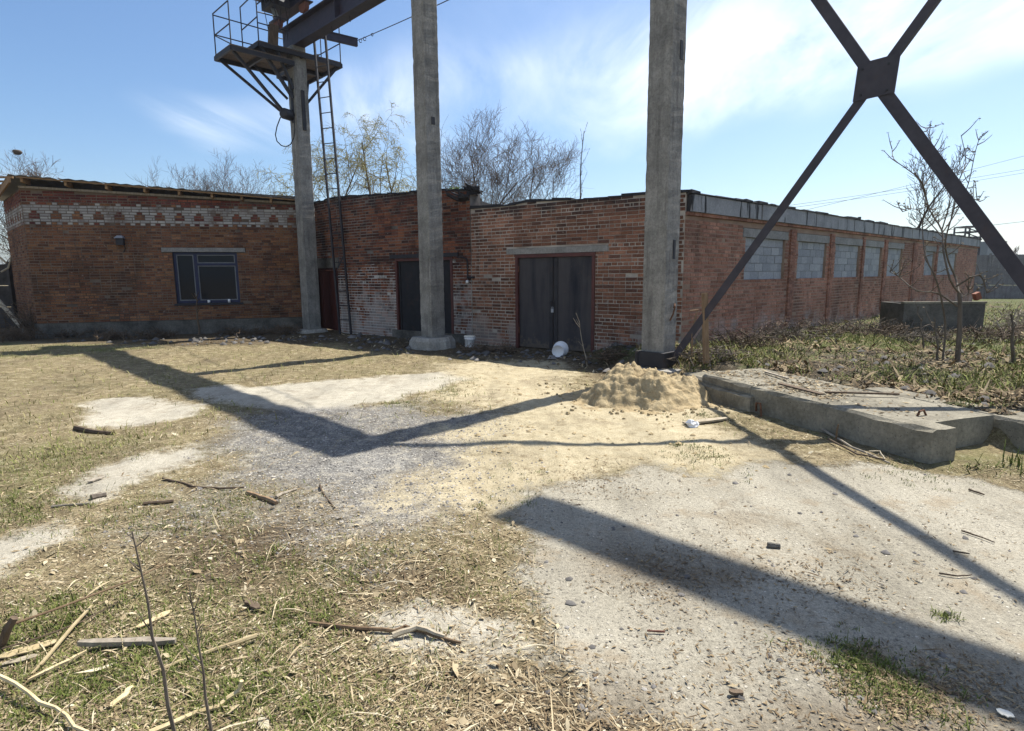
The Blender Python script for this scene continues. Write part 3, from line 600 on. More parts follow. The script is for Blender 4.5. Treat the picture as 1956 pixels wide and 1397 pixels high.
for i,(a,b) in enumerate(((ga0+.075,gm-.005),(gm+.005,ga1-.085))):
    mb = MB(); V2.box(mb,a,b,.04,gz1-.085,-.09,-.05); V2.box(mb,a+.03,a+.08,.06,gz1-.11,-.05,-.03); V2.box(mb,b-.08,b-.03,.06,gz1-.11,-.05,-.03); V2.box(mb,a+.08,b-.08,1.0,1.05,-.05,-.032); mb.build('gate_leaf',S_BLACK,ws)
mb = MB(); V2.box(mb,ga0-.2,V2.L-.05,-.1,.22,.0,.028)
mb.build('plinth',C_PLIN,ws)
# roof and felt edge with a torn overhanging end
mb = MB(); zz = min(ztop0,ztop1)-.25
mb.hexa([V1.pt(0,zz,-.2),V1.pt(V1.L,zz,-.2),V2.pt(V2.L,zz-.1,-.2),(2.5,24.6,zz-.3),V1.pt(0,zz+.2,-.2),V1.pt(V1.L,zz+.2,-.2),V2.pt(V2.L,zz+.05,-.2),(2.5,24.6,zz-.1)])
mb.bar((-6.3,19.4,zz),(8.8,5,0),(0,5.2,0),(0,0,.15)) if False else None
mb.build('roof_slab',FELT,ws)
mb = MB(); R = random.Random(4)
for Wl in (V1,V2):
    a = 0
    while a < Wl.L-.05:
        b = min(Wl.L,a+R.uniform(.2,.6)); za = Wl.tp(a)+R.uniform(-.01,.035); zb = Wl.tp(b)+R.uniform(-.01,.035)
        mb.hexa([Wl.pt(a,za-.03,R.uniform(.02,.06)),Wl.pt(b,zb-.03,R.uniform(.02,.06)),Wl.pt(b,zb-.03,-.5),Wl.pt(a,za-.03,-.5),Wl.pt(a,za+.01,.03),Wl.pt(b,zb+.01,.03),Wl.pt(b,zb+.012,-.5),Wl.pt(a,za+.012,-.5)]); a = b
c0 = V2.pt(V2.L-.1,ztop1-.06,.02)
for k in range(9):
    p = c0+Vector((R.uniform(-.35,.22),R.uniform(-.2,.2),R.uniform(-.17,.06))); mb.cbar(p,(R.uniform(.6,1),R.uniform(-.6,.2),R.uniform(-.5,.2)),(R.uniform(-.3,.3),1,R.uniform(-.3,.3)),(0,0,1),R.uniform(.18,.38),R.uniform(.12,.3),R.uniform(.03,.09))
mb.build('felt_edge',FELT,ws)
mb = MB()
for k in range(60):
    p = V2.pt(V2.L-.55+R.uniform(-.15,.15),ztop1+.02,-.05+R.uniform(-.1,.06)); d = Vector((R.uniform(-1,1),R.uniform(-1,1),R.uniform(.4,1.4)))*.09; s_ = Vector((R.uniform(-1,1),R.uniform(-1,0),0)).normalized()*.02; mb.add([p-s_,p+s_,p+d],[(0,1,2)])
tag(mb.build('weed_tuft',LEAFG,None,False,V2.pt(V2.L-.55,ztop1,-.05)),'tiny green weed tuft growing on the workshop roof edge','weed')
a, z = V2.sz(882,492); mb = MB(); a2, z2 = V2.sz(896,530)
mb.tube([V2.pt(a-.1,z,.06),V2.pt(a+.08,z,.08),V2.pt(a2-.03,z-.04,.06),V2.pt(a2,z-.12,.05),V2.pt(a2,z2,.05),V2.pt(a2+.12,z2-.02,.06)],.018,6)
cdt = empty('wall_pipe',V2.pt(a,z,.05),'thin dark bent pipe down the wall beside the narrow black gate','pipe'); mb.build('pipe_run',S_DARK,cdt)
mb = MB(); mb.lathe([(.001,-.05),(.035,-.04),(.04,.01),(.02,.03),(.001,.03)],V2.pt(a2,z2-.1,.07),n=10); mb.build('white_cap',WHITEP,cdt,True)
mb = MB(); W_ = V2; W_.box(mb,a2-.02,a2+.2,z2-.03,z2+.02,.02,.07); mb.build('bracket',S_DARK,cdt)
# --- warehouse on the right
WC = (3.28,11.42)
gd = (Vector((WC[0],WC[1],0))-Vector((SE[0],SE[1],0))).normalized()
wh_ = empty('brick_warehouse',(WC[0],WC[1],0),'long brick warehouse at right with double steel gate and blocked-up windows','building')
U1 = Wall((SE[0]+gd.x*.015,SE[1]+gd.y*.015),WC,[(0,3.4),(8,3.3)])
rd = Vector((.737,.676,0)).normalized(); WE = (WC[0]+rd.x*26.2,WC[1]+rd.y*26.2)
U2 = Wall(WC,WE,[(0,2.75),(30,2.75)])
pts = [(905,393),(935,391),(985,386),(986,382),(1040,378),(1090,376),(1130,374),(1180,370),(1237,364),(1300,361)]
U1.top = sorted([(max(0,U1.sz(*p)[0]),U1.sz(*p)[1]-.07) for p in pts]); zc0 = U1.top[-1][1]
g0a, g0z = U1.sz(986,600); g1a, _ = U1.sz(1136,600); gtz = U1.sz(1060,484)[1]
U1.open.append((g0a,g1a,-.15,gtz)); l0 = U1.sz(968,483)[0]; l1 = U1.sz(1162,478)[0]; U1.open.append((l0,l1,gtz,gtz+.13))
wins = [(1422,1498),(1523,1577),(1594,1641),(1651,1683),(1695,1722),(1766,1784),(1791,1826)]
wzt = U2.sz(1460,456)[1]; wzb = U2.sz(1460,534)[1]; wl = []
for x0, x1 in wins:
    a, b = U2.sz(x0,500)[0], U2.sz(x1,500)[0]; wl.append((a,b)); U2.open += [(a,b,wzb,wzt),(a-.14,b+.14,wzt,wzt+.2)]
ctop = U2.sz(1314,363)[1]; cbot = 2.78
U2.top = [(0,cbot),(30,cbot)]
mo = MB(); U1.slab(mo); u1 = mo.build('gate_wall',MO_GATE,wh_); mo = MB(); U2.slab(mo); u2 = mo.build('window_wall',MO_SIDE,wh_)
lay(U1.bricks(lambda a,z,k,R: 0,.02,.077,.26,23,.015,.04)+U2.bricks(lambda a,z,k,R: 1,.1,.077,.26,24),300,{U1:u1,U2:u2},[B_GATE,B_SIDE])
# pilasters, corner, frieze and cornice
mb = MB(); U2.box(mb,-.0,.12,cbot-.02,ctop-.05,.004,.012) if False else None
for i in range(9):
    a = .06+i*2.9; b = min(a+2.86,26.15); 
    if a > 26: break
    mb = MB(); dz = .012*((i*7)%3-1); U2.box(mb,a,b,cbot+.07,ctop-.0+dz-.07,-.34,.10+.01*(i%2)); o = mb.build('cornice_panel',C_CORN,wh_)
mb = MB(); R = random.Random(81); a = 0
while a < 26.1:
    b = min(26.2,a+.26); mb.bar(U2.pt(a+.005,cbot+.006,-.1),U2.d*(b-a-.01),U2.n*(.15+R.uniform(0,.01)),Vector((0,0,.058)),0,R.uniform(.02,.98)); a = b
tag(mb.build('cornice_course',B_SIDE,wh_),kind='stuff')
mb = MB(); R = random.Random(8); a = 0
while a < 26.1:
    b = min(26.2,a+R.uniform(.15,.8)); h = R.uniform(.015,.07); mb.hexa([U2.pt(a,ctop-.072,.13),U2.pt(b,ctop-.072,.13),U2.pt(b,ctop-.072,-.5),U2.pt(a,ctop-.072,-.5),U2.pt(a,ctop-.07+h,.12),U2.pt(b,ctop-.07+h*R.uniform(.6,1.2),.13),U2.pt(b,ctop-.02,-.5),U2.pt(a,ctop-.02,-.5)]); a = b
a = 0
while a < U1.L-.02:
    b = min(U1.L+.05,a+R.uniform(.12,.55)); za = U1.tp(a); h = R.uniform(.01,.075)
    mb.hexa([U1.pt(a,za-.005,R.uniform(.015,.05)),U1.pt(b,U1.tp(b)-.005,.03),U1.pt(b,za,-.5),U1.pt(a,za,-.5),U1.pt(a,za+h,.02),U1.pt(b,U1.tp(b)+h*.8,.02),U1.pt(b,U1.tp(b)+.03,-.5),U1.pt(a,za+.03,-.5)]); a = b
mb.build('felt_edge',FELT,wh_)
mb = MB(); q = U2.pt(26,0,-.3); e1 = U2.pt(26,0,-7.5); mb.hexa([U1.pt(0,2.9,-.3),U1.pt(U1.L-.3,2.9,-.3),q+Vector((0,0,2.9)),e1+Vector((0,0,2.9)),U1.pt(0,3.1,-.3),U1.pt(U1.L-.3,3.1,-.3),q+Vector((0,0,3.1)),e1+Vector((0,0,3.1))]); mb.build('roof_slab',FELT,wh_)
mb = MB(); n_ = (e1-q).normalized(); mb.bar(q,e1-q,rd*.3,Vector((0,0,2.9))); mb.bar(U1.pt(.2,0,-.4),e1-U1.pt(.2,0,-.4),U1.d*.3,Vector((0,0,2.9))); mb.build('rear_wall',B_SIDE,wh_)
for i, a in enumerate([(wl[k][1]+wl[k+1][0])/2 for k in range(6)]):
    mb = MB(); 
    w_ = min(.52,(wl[i+1][0]-wl[i][1])*.42); R = random.Random(90+i); k = 0; z = .12
    while z+.07 < cbot:
        cut = [a-w_/2,a-w_/2+w_*(.5 if k%2 else .33),a-w_/2+w_*(.5 if k%2 else .8),a+w_/2]
        for p_,q_ in zip(cut,cut[1:]):
            if q_-p_ > .03: mb.bar(U2.pt(p_+.005,z,-.02),U2.d*(q_-p_-.01),U2.n*(.062+R.uniform(0,.008)),Vector((0,0,.063)),0,R.uniform(.02,.98))
        z += .077; k += 1
    tag(mb.build('pilaster',B_SIDE,wh_),kind='stuff')
MO_BLK = mortar_mat('block_mortar',(.16,.16,.165),(.3,.3,.3))
for i,(a,b) in enumerate(wl):
    mb = MB(); U2.box(mb,a+.001,b-.001,wzb+.001,wzt-.001,-.3,-.075); wi = mb.build('window_infill',MO_BLK,wh_)
    mb = MB(); U2.box(mb,a-.13,b+.13,wzt+.005,wzt+.19,-.3,.012+.004*(i%3)); mb.build('lintel',C_LINT,wh_)
    R = random.Random(50+i); nr = 5; hh = (wzt-wzb)/nr; 
    for r in range(nr):
        nb = max(3,round((b-a)/.4)); bw = (b-a)/nb; x = a-(r%2)*bw*.5
        while x < b-.02:
            p, q2 = max(x,a)+.006, min(x+bw,b)-.006; x += bw
            if q2-p < .06: continue
            mb = MB(); U2.box(mb,p,q2,wzb+r*hh+.006,wzb+(r+1)*hh-.006,-.09,-.055+R.uniform(-.006,.006)); mb.build('block',C_BLOCK,wi)
# double gate
gt = MB(); fz = gtz; U1.box(gt,g0a,g0a+.07,-.05,fz-.004,-.12,.03); U1.box(gt,g1a-.07,g1a,-.05,fz-.004,-.12,.03); U1.box(gt,g0a+.07,g1a-.07,fz-.08,fz-.004,-.12,.028); gate = gt.build('gate_frame',S_RED,wh_)
mb = MB(); U1.box(mb,l0+.005,l1-.005,gtz+.003,gtz+.126,-.3,.022); mb.build('lintel',C_LINT,wh_)
gm = (g0a+g1a)/2-.02
for i,(a,b) in enumerate(((g0a+.073,gm-.006),(gm+.006,g1a-.073))):
    mb = MB(); U1.box(mb,a,b,.03,fz-.085,-.07,-.035); lf = mb.build('gate_leaf',S_GATE,wh_)
    for x0, x1 in (((a,a+.12),) if i == 1 else ((b-.12,b),)):
        mb = MB(); U1.box(mb,x0+.02,x1-.01,.05,fz-.1,-.034,-.018); mb.build('edge_strip',S_DARK,lf)
    for zz in (.35,fz-.4):
        mb = MB(); x = a if i == 0 else b; mb.tube([U1.pt(x,zz,-.01),U1.pt(x,zz+.14,-.01)],.018,8); mb.build('hinge',S_RUST,lf)
    mb = MB(); zz = 1.0; x = (b-.035) if i == 0 else (a+.035); mb.tube([U1.pt(x,zz,-.03),U1.pt(x,zz,.012),U1.pt(x,zz+.1,.012),U1.pt(x,zz+.1,-.03)],.009,6); mb.build('hasp',S_DARK,lf)
mb = MB(); U1.box(mb,gm-.03,gm+.03,.86,.94,-.0,.028); mb.tube([U1.pt(gm-.018,.935,.014),U1.pt(gm-.018,.98,.014),U1.pt(gm+.018,.98,.014),U1.pt(gm+.018,.935,.014)],.006,6)
tag(mb.build('padlock',TIN,None,False,U1.pt(gm,.9,.01)),'small pale padlock hanging in the middle of the double steel gate','padlock')
a, z = U2.sz(1680,438); mb = MB(); mb.tube([U2.pt(a,z-.3,-.6),U2.pt(a,z+.25,-.6)],.07,8); mb.tube([U2.pt(a,z+.26,-.6),U2.pt(a,z+.42,-.6)],.05,8); mb.build('vent_pipe',S_DARK,wh_)
# ------------------------------------------------------------------ gantry columns
B1 = Vector((-6.15,18.2,0)); B2 = Vector((-1.85,13.9,0)); B3 = Vector((2.42,9.7,0)); LD = Vector((.7071,-.7071,0)); LA = Vector((.7071,.7071,0)); B4 = B3+LD*6.05
def column(root, base, z0, z1, w=.41, seed=1):
    R = random.Random(seed); n = int((z1-z0)/.09); mb = MB(); h = w/2
    for i in range(n+1):
        z = z0+(z1-z0)*i/n; ring = []
        for (sx,sy) in ((1,-1),(1,1),(-1,1),(-1,-1)):
            c1 = .012+abs(R.gauss(0,.008))+(R.uniform(.01,.035) if R.random() < .09 else 0); c2 = .012+abs(R.gauss(0,.008))
            e = h+R.gauss(0,.0012)
            if (sx,sy) in ((1,-1),(-1,1)): ring += [(sx*(e-c1),sy*e),(sx*e,sy*(e-c2))][::(1 if sx>0 else 1)]
            else: ring += [(sx*e,sy*(e-c2)),(sx*(e-c1),sy*e)]
        for u,v in ring: mb.v.append(tuple(base+LD*u*1.0+LA*v+Vector((0,0,z))))
    for i in range(n):
        for j in range(8):
            k = (j+1)%8; mb.f.append([i*8+j,i*8+k,(i+1)*8+k,(i+1)*8+j]); mb.m.append(0); mb.t.append(0)
    mb.f.append([n*8+j for j in range(8)]); mb.m.append(0); mb.t.append(0)
    return mb.build('shaft',C_COL,root)
def pedestal(root, base, r, z0, z1, seed, mat, name='pedestal'):
    R = random.Random(seed); mb = MB(); n = 22; lv = [(1.03,z0),(1.0,z0+(z1-z0)*.45),(.95,z0+(z1-z0)*.85),(.86,z1)]
    sq = [1/max(abs(math.cos(2*math.pi*j/n)),abs(math.sin(2*math.pi*j/n)))**.75 for j in range(n)]; jt = [R.uniform(.92,1.06) for j in range(n)]
    for f,z in lv:
        for j in range(n):
            a = 2*math.pi*j/n; rr = r*f*sq[j]*jt[j]*R.uniform(.975,1.025); mb.v.append(tuple(base+LD*math.cos(a)*rr+LA*math.sin(a)*rr+Vector((0,0,z+R.uniform(-.012,.012)))))
    for i in range(3):
        for j in range(n): k = (j+1)%n; mb.f.append([i*n+j,i*n+k,(i+1)*n+k,(i+1)*n+j]); mb.m.append(0); mb.t.append(0)
    mb.f.append([3*n+j for j in range(n)]); mb.m.append(0); mb.t.append(0)
    return mb.build(name,mat,root)
def plate(root, base, px, py, w, h):
    f = base+LD*.205; p = P(px,py,f,LA); mb = MB(); mb.bar(p-LA*w/2+LD*-.01-Vector((0,0,h/2)),LA*w,LD*.024,Vector((0,0,h))); return mb.build('embedded_plate',S_DARK,root)
CT = 8.18
c1 = empty('concrete_column',B1,'concrete gantry column at left carrying the service platform and ladder','column','concrete gantry columns'); column(c1,B1,-.1,CT,seed=1); pedestal(c1,B1,.42,-.3,.1,1,C_PED)
c2 = empty('concrete_column',B2,'middle concrete gantry column on a rough round pedestal by the narrow black gate','column','concrete gantry columns'); column(c2,B2,.1,CT,seed=2); pedestal(c2,B2,.46,-.3,.27,2,C_PED); plate(c2,B2,827,231,.09,.16)
c3 = empty('concrete_column',B3,'nearest concrete gantry column, dark steel shoe at its foot behind the sand pile','column','concrete gantry columns'); column(c3,B3,-.1,CT,seed=3); plate(c3,B3,1301,96,.07,.27); plate(c3,B3,1287,477,.06,.3)
mb = MB(); z0 = .2
for sx, sy in ((1,0),(-1,0),(0,1),(0,-1)):
    c = B3+LD*sx*.24+LA*sy*.24+Vector((0,0,z0+.12)); mb.cbar(c,LA if sx else LD,LD if sx else LA,(0,0,1),.56 if sx else .44,.05,.24)
mb.build('steel_shoe',S_DARK,c3)
mb = MB(); mb.cbar(B3+Vector((0,0,.03)),LD,LA,(0,0,1),.95,.8,.3); mb.build('footing',C_PED,c3)
mb = MB(); p = B3+LD*.21+LA*-.02; mb.tube([p+Vector((0,0,.95)),p+LD*.05+Vector((0,0,1.05)),p+LD*.08+Vector((0,0,1.18)),p+LD*.05+LA*.04+Vector((0,0,1.22)),p+LD*.02+LA*.07+Vector((0,0,1.15))],.012,6); mb.build('lifting_hook',ROD,c3)
c4 = empty('concrete_column',B4,'concrete gantry column outside the frame at right holding the cross brace','column','concrete gantry columns'); column(c4,B4,-.1,CT,seed=5); pedestal(c4,B4,.45,-.3,.2,6,C_PED)
# rail beams
def ibeam(mb, a, b, hgt, wd, tf=.03, tw=.02):
    d = (b-a).normalized(); s_ = d.cross(Vector((0,0,1))).normalized(); L = b-a
    mb.bar(a-s_*wd/2,L,s_*wd,Vector((0,0,tf))); mb.bar(a-s_*wd/2+Vector((0,0,hgt-tf)),L,s_*wd,Vector((0,0,tf))); mb.bar(a-s_*tw/2+Vector((0,0,tf+.001)),L,s_*tw,Vector((0,0,hgt-2*tf-.002)))
    n = int(L.length/3.0)
    for i in range(1,n): 
        p = a+L*i/n; mb.bar(p-s_*(wd/2-.01)+Vector((0,0,tf+.002)),d*.012,s_*(wd/2-.02),Vector((0,0,hgt-2*tf-.004))); mb.bar(p+s_*.012+Vector((0,0,tf+.002)),d*.012,s_*(wd/2-.03),Vector((0,0,hgt-2*tf-.004)))
rb = empty('rail_beam',B1+Vector((0,0,CT)),'dark steel crane rail beam running over the concrete columns from the platform','beam')
mb = MB(); ibeam(mb,B1-LD*.75+Vector((0,0,CT)),B3+LD*.25+Vector((0,0,CT)),.62,.34); mb.build('girder',S_BEAM,rb)
mb = MB(); a = B1-LD*.7+Vector((0,0,CT+.62)); mb.beam(a+Vector((0,0,.03)),B3+LD*.2+Vector((0,0,CT+.65)),.06,.055); mb.build('rail',S_RUST,rb)
mb = MB()
for k in range(2): p = B1+LD*(2.1+k*.9)+Vector((0,0,CT)); mb.tube([p,p+Vector((0,0,-.1)),p+LA*.03+Vector((0,0,-.13))],.012,5)
mb.build('hanger_hook',S_DARK,rb)
rb2 = empty('rail_beam',B3+LD*2.6+Vector((0,0,CT)),'cut-off crane rail beam outside the frame over the right column, added for its shadow band','beam')
mb = MB(); ibeam(mb,B3+LD*2.25+Vector((0,0,CT)),B4+LD*2.2+Vector((0,0,CT)),.42,.28); mb.build('girder',S_BEAM,rb2)  # unseen beam, placed and sized for the shadow band it casts
# cross brace
bp = B3+LD*.0
def onb(px,py): return P(px,py,B3,LD)
cb = empty('cross_brace',onb(1672,152),'dark steel cross brace with square gusset plate against the sky at right','brace')
cen = onb(1671,153); sd = LA
lowL = onb(1311,650); upR0 = onb(1783,0); upL0 = onb(1563,0); lowR0 = onb(1950,528)
def ext(a, b, xlim):   # continue a->b until the column line coordinate xlim
    ta = (a-B3).dot(LD); tb = (b-B3).dot(LD); return a+(b-a)*((xlim-ta)/(tb-ta))
for bw_,a,b in ((.113,cen,ext(cen,lowL,.22)),(.106,cen,ext(cen,upR0,5.84)),(.136,cen,ext(cen,upL0,.22)),(.15,cen,ext(cen,lowR0,5.84))):
    mb = MB(); d = (b-a).normalized(); u = LA.cross(d).normalized(); 
    mb.beam(a+d*.12+LA*.01,b+LA*.01,bw_,.012,LA) ; mb.beam(a+d*.12+u*(bw_/2-.006)+LA*.05,b+u*(bw_/2-.006)+LA*.05,.012,.067,LA); mb.build('diagonal',S_BRACE,cb)
mb = MB(); mb.bar(cen-LD*.225-Vector((0,0,.215))-LA*.016,LD*.45+Vector((0,0,.02)),LA*.014,Vector((0,0,.44))+LD*.03); gp_ = mb.build('gusset_plate',S_BRACE,cb)
mb = MB()
for i in (-1,1):
    for j in (-1,1): mb.tube([cen+LD*.14*i+Vector((0,0,.15*j))-LA*.03,cen+LD*.14*i+Vector((0,0,.15*j))-LA*.01],.014,6)
mb.build('bolt',S_DARK,gp_)
# ------------------------------------------------------------------ service platform, ladder, crane end
def A1(a, b, z): return B1+LA*a-LD*b+Vector((0,0,z))      # a across the beam (away to the right), b along it (away to the left)
sp = empty('service_platform',A1(0,0,7.7),'dark steel service platform with railings wrapped round the left column top','platform')
def deck(a0,a1,b0,b1,z,nm='deck_plank',n=5):
    for i in range(n):
        p0 = a0+(a1-a0)*0; q0 = b0+(b1-b0)*i/n; q1 = b0+(b1-b0)*(i+1)/n; mb = MB(); mb.bar(A1(a0,q0+.008,z),LA*(a1-a0),-LD*(q1-q0-.016),Vector((0,0,.04))); mb.build(nm,W_DARK,sp)
    mb = MB()
    for p,q in ((A1(a0,b0,z-.06),A1(a1,b0,z-.06)),(A1(a0,b1,z-.06),A1(a1,b1,z-.06)),(A1(a0,b0,z-.06),A1(a0,b1,z-.06)),(A1(a1,b0,z-.06),A1(a1,b1,z-.06)),(A1((a0+a1)/2,b0,z-.065),A1((a0+a1)/2,b1,z-.065))): mb.beam(p,q,.06,.11)
    mb.build('deck_frame',S_DARK,sp)
deck(-1.2,1.27,-.32,.85,7.98); deck(.3,1.27,.87,1.95,7.975,n=4); deck(-1.95,-.25,-.34,.83,7.70)
def rail(pts, r=.017): mb = MB(); [mb.tube([p,q],r,5) for p,q in pts]; mb.build('railing',S_DARK,sp)
zL = 7.74; zU = 8.02
rail([(A1(-1.93,-.3,zL),A1(-1.93,-.3,zL+1.05)),(A1(-1.93,.8,zL),A1(-1.93,.8,zL+1.05)),(A1(-1.93,-.3,zL+1.05),A1(-1.93,.8,zL+1.05)),(A1(-1.93,-.3,zL+.5),A1(-1.93,.8,zL+.5)),(A1(-1.93,.8,zL+1.02),A1(-.3,.8,zL+1.02)),(A1(-1.93,.8,zL+.52),A1(-.3,.8,zL+.52)),(A1(-1.93,-.3,zL),A1(-1.93,.8,zL+.5))])
rail([(A1(-1.18,.8,zU),A1(-1.18,.8,zU+1.15)),(A1(-1.18,-.28,zU),A1(-1.18,-.28,zU+1.0)),(A1(-1.18,.8,zU+1.15),A1(-1.18,-.28,zU+1.2)),(A1(-1.18,.8,zU+.55),A1(-1.18,-.28,zU+.6)),(A1(-1.18,-.28,zU+.72),A1(-.3,-.3,zU+.75)),(A1(-1.18,-.28,zU+.45),A1(-.3,-.3,zU+.45))])
rail([(A1(1.25,-.3,zU),A1(1.25,-.3,zU+1.05)),(A1(1.25,.85,zU),A1(1.25,.85,zU+1.05)),(A1(1.25,1.9,zU),A1(1.25,1.9,zU+1.05)),(A1(1.25,-.3,zU+1.05),A1(1.25,1.9,zU+1.05)),(A1(1.25,-.3,zU+.52),A1(1.25,1.9,zU+.52)),(A1(.35,1.9,zU),A1(.35,1.9,zU+1.05)),(A1(.35,1.9,zU+1.05),A1(1.25,1.9,zU+1.05)),(A1(.35,1.9,zU+.5),A1(1.25,1.9,zU+.5)),(A1(.3,1.9,zU+.4),A1(1.2,.9,zU+.5))])
def strut(p,q,wd=.07): mb = MB(); mb.beam(p,q,wd,wd); mb.build('strut',S_DARK,sp)
strut(A1(-1.85,-.2,7.62),A1(-.24,.1,6.2)); strut(A1(-1.85,.75,7.62),A1(-.24,.15,6.25)); strut(A1(-1.15,-.25,7.9),A1(-.22,-.12,6.75),.08); strut(A1(-1.1,.8,7.9),A1(-.24,.2,6.8)); strut(A1(1.2,-.2,7.9),A1(.22,-.05,6.7)); strut(A1(1.2,1.7,7.9),A1(.22,.15,6.2)); strut(A1(-.7,-.28,7.9),A1(-.22,-.15,7.0))
mb = MB(); mb.bar(A1(-.235,-.1,6.1),LA*.03,-LD*.12,Vector((0,0,1.2))); mb.bar(A1(-.02,-.235,5.9),LA*.1,-LD*.03,Vector((0,0,1.1))); mb.bar(A1(.206,-.15,5.9),LA*.025,-LD*.1,Vector((0,0,1.1))); mb.build('clamp_bar',S_DARK,sp)
ch = empty('crossbeam',A1(1.0,-.35,8.9),'short dark steel channel sticking out level beside the platform railing','beam')
mb = MB(); p0, p1 = A1(.25,-.3,8.62), A1(1.72,-.5,8.62); mb.beam(p0,p1,.1,.2); mb.beam(p0+Vector((0,0,.11)),p1+Vector((0,0,.11)),.16,.02); mb.build('channel',S_BEAM,ch)
# motor and cable loop
mc = A1(-.36,-.03,6.3); mt = empty('cable_drum',mc,'dark round drum fixed to the left column under the platform','drum')
mb = MB(); mb.lathe([(.001,-.2),(.13,-.2),(.15,-.17),(.15,.14),(.12,.18),(.05,.2),(.04,.3),(.001,.3)],mc,LA*.8-LD*.3,14); mb.build('drum_body',S_DARK,mt,True)
mb = MB(); mb.beam(mc,A1(-.2,0,6.3),.1,.1); mb.build('bracket',S_DARK,mt)
mb = MB(); q0 = PY(542,214,17.9); pts = [PY(x,y,17.88) for x,y in ((543,214),(535,226),(529,242),(526,258),(529,270),(537,278),(546,281),(555,276),(561,264),(563,248),(562,232))]
mb.tube(pts,.016,5); tag(mb.build('hanging_cable',CABLE,None,False,q0),'thin cable hanging in a loop from the left column below the drum','cable')
# ladder
l0p = P(660,622,V2.pt(0,0,.28),V2.d); l0p.z = 0; lt = P(618,150,B1+LA*1.3,LD)
Lz1 = 8.9; lb_ = Vector((-4.93,17.5,0)); ltop = A1(1.42,-.55,8.9); ltop = PY(617,147,17.75); 
ldx = (ltop-lb_); lsd = Vector((.92,-.39,0)).normalized(); lw = .4
lad = empty('access_ladder',lb_,'tall thin steel ladder rising from the workshop wall to the platform','ladder')
for s_ in (-1,1):
    mb = MB(); mb.beam(lb_+lsd*lw/2*s_,lb_+ldx*1.16+lsd*lw/2*s_,.05,.05,lsd); mb.build('side_rail',S_DARK,lad)
nr = int(ldx.length*1.1/.42)
for i in range(1,nr): p = lb_+ldx*(i*.42/ldx.length); mb = MB(); mb.tube([p-lsd*lw/2,p+lsd*lw/2],.014,5); mb.build('rung',S_DARK,lad)
mb = MB(); mb.beam(lb_+ldx*.26-lsd*.1,V2.pt(.3,2.4,.0)+Vector((0,0,lb_.z)),.04,.04); mb.build('wall_tie',S_DARK,lad)
# crane bridge end with wrecked machinery
cr = empty('crane_bridge_end',A1(-.3,.2,9.1),'dark end of the overhead crane with torn sheet metal above the platform','crane')
mb = MB(); e0 = A1(0,-.9,9.32); e1_ = A1(0,1.3,9.32); ibeam(mb,e0-Vector((0,0,.15)),e1_-Vector((0,0,.15)),.45,.3); mb.build('end_carriage',S_BEAM,cr)
for b_ in (-.65,1.0):
    mb = MB(); mb.lathe([(.001,-.06),(.2,-.06),(.2,.06),(.001,.06)],A1(0,b_,9.12),LA,18); mb.build('wheel',S_RUST,cr)
mb = MB(); g0_ = A1(.2,.2,9.65); g1_ = A1(-1.25,.2,9.65); mb.beam(g0_,g1_,.12,.34); mb.beam(g0_-LD*.6,g1_-LD*.6,.12,.3); mb.build('bridge_girder',S_BEAM,cr)
R = random.Random(12)
for k in range(9):
    mb = MB(); c = A1(R.uniform(-.95,-.1),R.uniform(-.5,.5),R.uniform(8.95,9.7)); u = Vector((R.uniform(-1,1),R.uniform(-1,1),R.uniform(-.9,.4))).normalized(); v = u.orthogonal().normalized(); s1 = R.uniform(.2,.45); s2 = R.uniform(.12,.3); nn = u.cross(v)
    Vv = []; 
    for i in range(4):
        for j in range(3): Vv.append(c+u*s1*(i/3-.5)+v*s2*(j/2-.5)*R.uniform(.7,1.2)+nn*R.uniform(-.05,.05))
    mb.add(Vv,[(i*3+j,i*3+j+1,i*3+j+4,i*3+j+3) for i in range(3) for j in range(2)]); mb.build('torn_sheet',TINRAW if k%2 else S_DARK,cr)
mb = MB(); mb.cbar(A1(-.45,.15,9.35),LA,LD,(0,0,1),.5,.7,.45); mb.lathe([(.001,-.35),(.2,-.35),(.22,.3),(.1,.38),(.001,.38)],A1(-.6,.5,9.75),LD,14); mb.build('hoist_motor',S_DARK,cr)
mb = MB()
for k in range(7):
    p = A1(R.uniform(-.9,-.1),R.uniform(-.4,.4),9.2); mb.tube([p,p+Vector((R.uniform(-.05,.05),0,-.3)),p+Vector((R.uniform(-.1,.1),R.uniform(-.1,.1),-R.uniform(.5,.9)))],.01,4)
mb.build('loose_wire',CABLE,cr)
mb = MB(); mb.cbar(A1(-.75,-.25,8.28),LA,LD,(.1,0,1),.25,.1,.5); tag(mb.build('wooden_offcut',W_DARK,None,False,A1(-.75,-.25,8.03)),'dark squared timber offcut standing on the platform deck','timber')
def wire(a, b, sag, r, lab, nm='overhead_wire', n=14, grp=None):
    mb = MB(); a = Vector(a); b = Vector(b); mb.tube([a.lerp(b,i/n)-Vector((0,0,sag*4*(i/n)*(1-i/n))) for i in range(n+1)],r,4); o = mb.build(nm,CABLE,None,False,a); return tag(o,lab,'wire',grp)
cw0 = A1(1.7,-.5,8.68); cw1 = PY(900,-25,13.2)
wire(cw0,cw1+(cw1-cw0)*.6,.05,.012,'single power wire running from the platform past the middle column')
for k,t in enumerate((.05,.10,.19)):
    p = cw0.lerp(cw1,t); mb = MB(); r_ = .05 if k < 2 else .035; mb.tube([p+Vector((r_*math.cos(u)*.8,0,r_*math.sin(u)-r_)) for u in np.linspace(0,6.28*.9,9)],.012,5); tag(mb.build('wire_clamp',S_DARK,None,False,p),('dark insulator clamp nearest the channel end on the power wire','second dark insulator clamp on the power wire from the platform','small ring hanging alone further along the power wire')[k],'clamp')
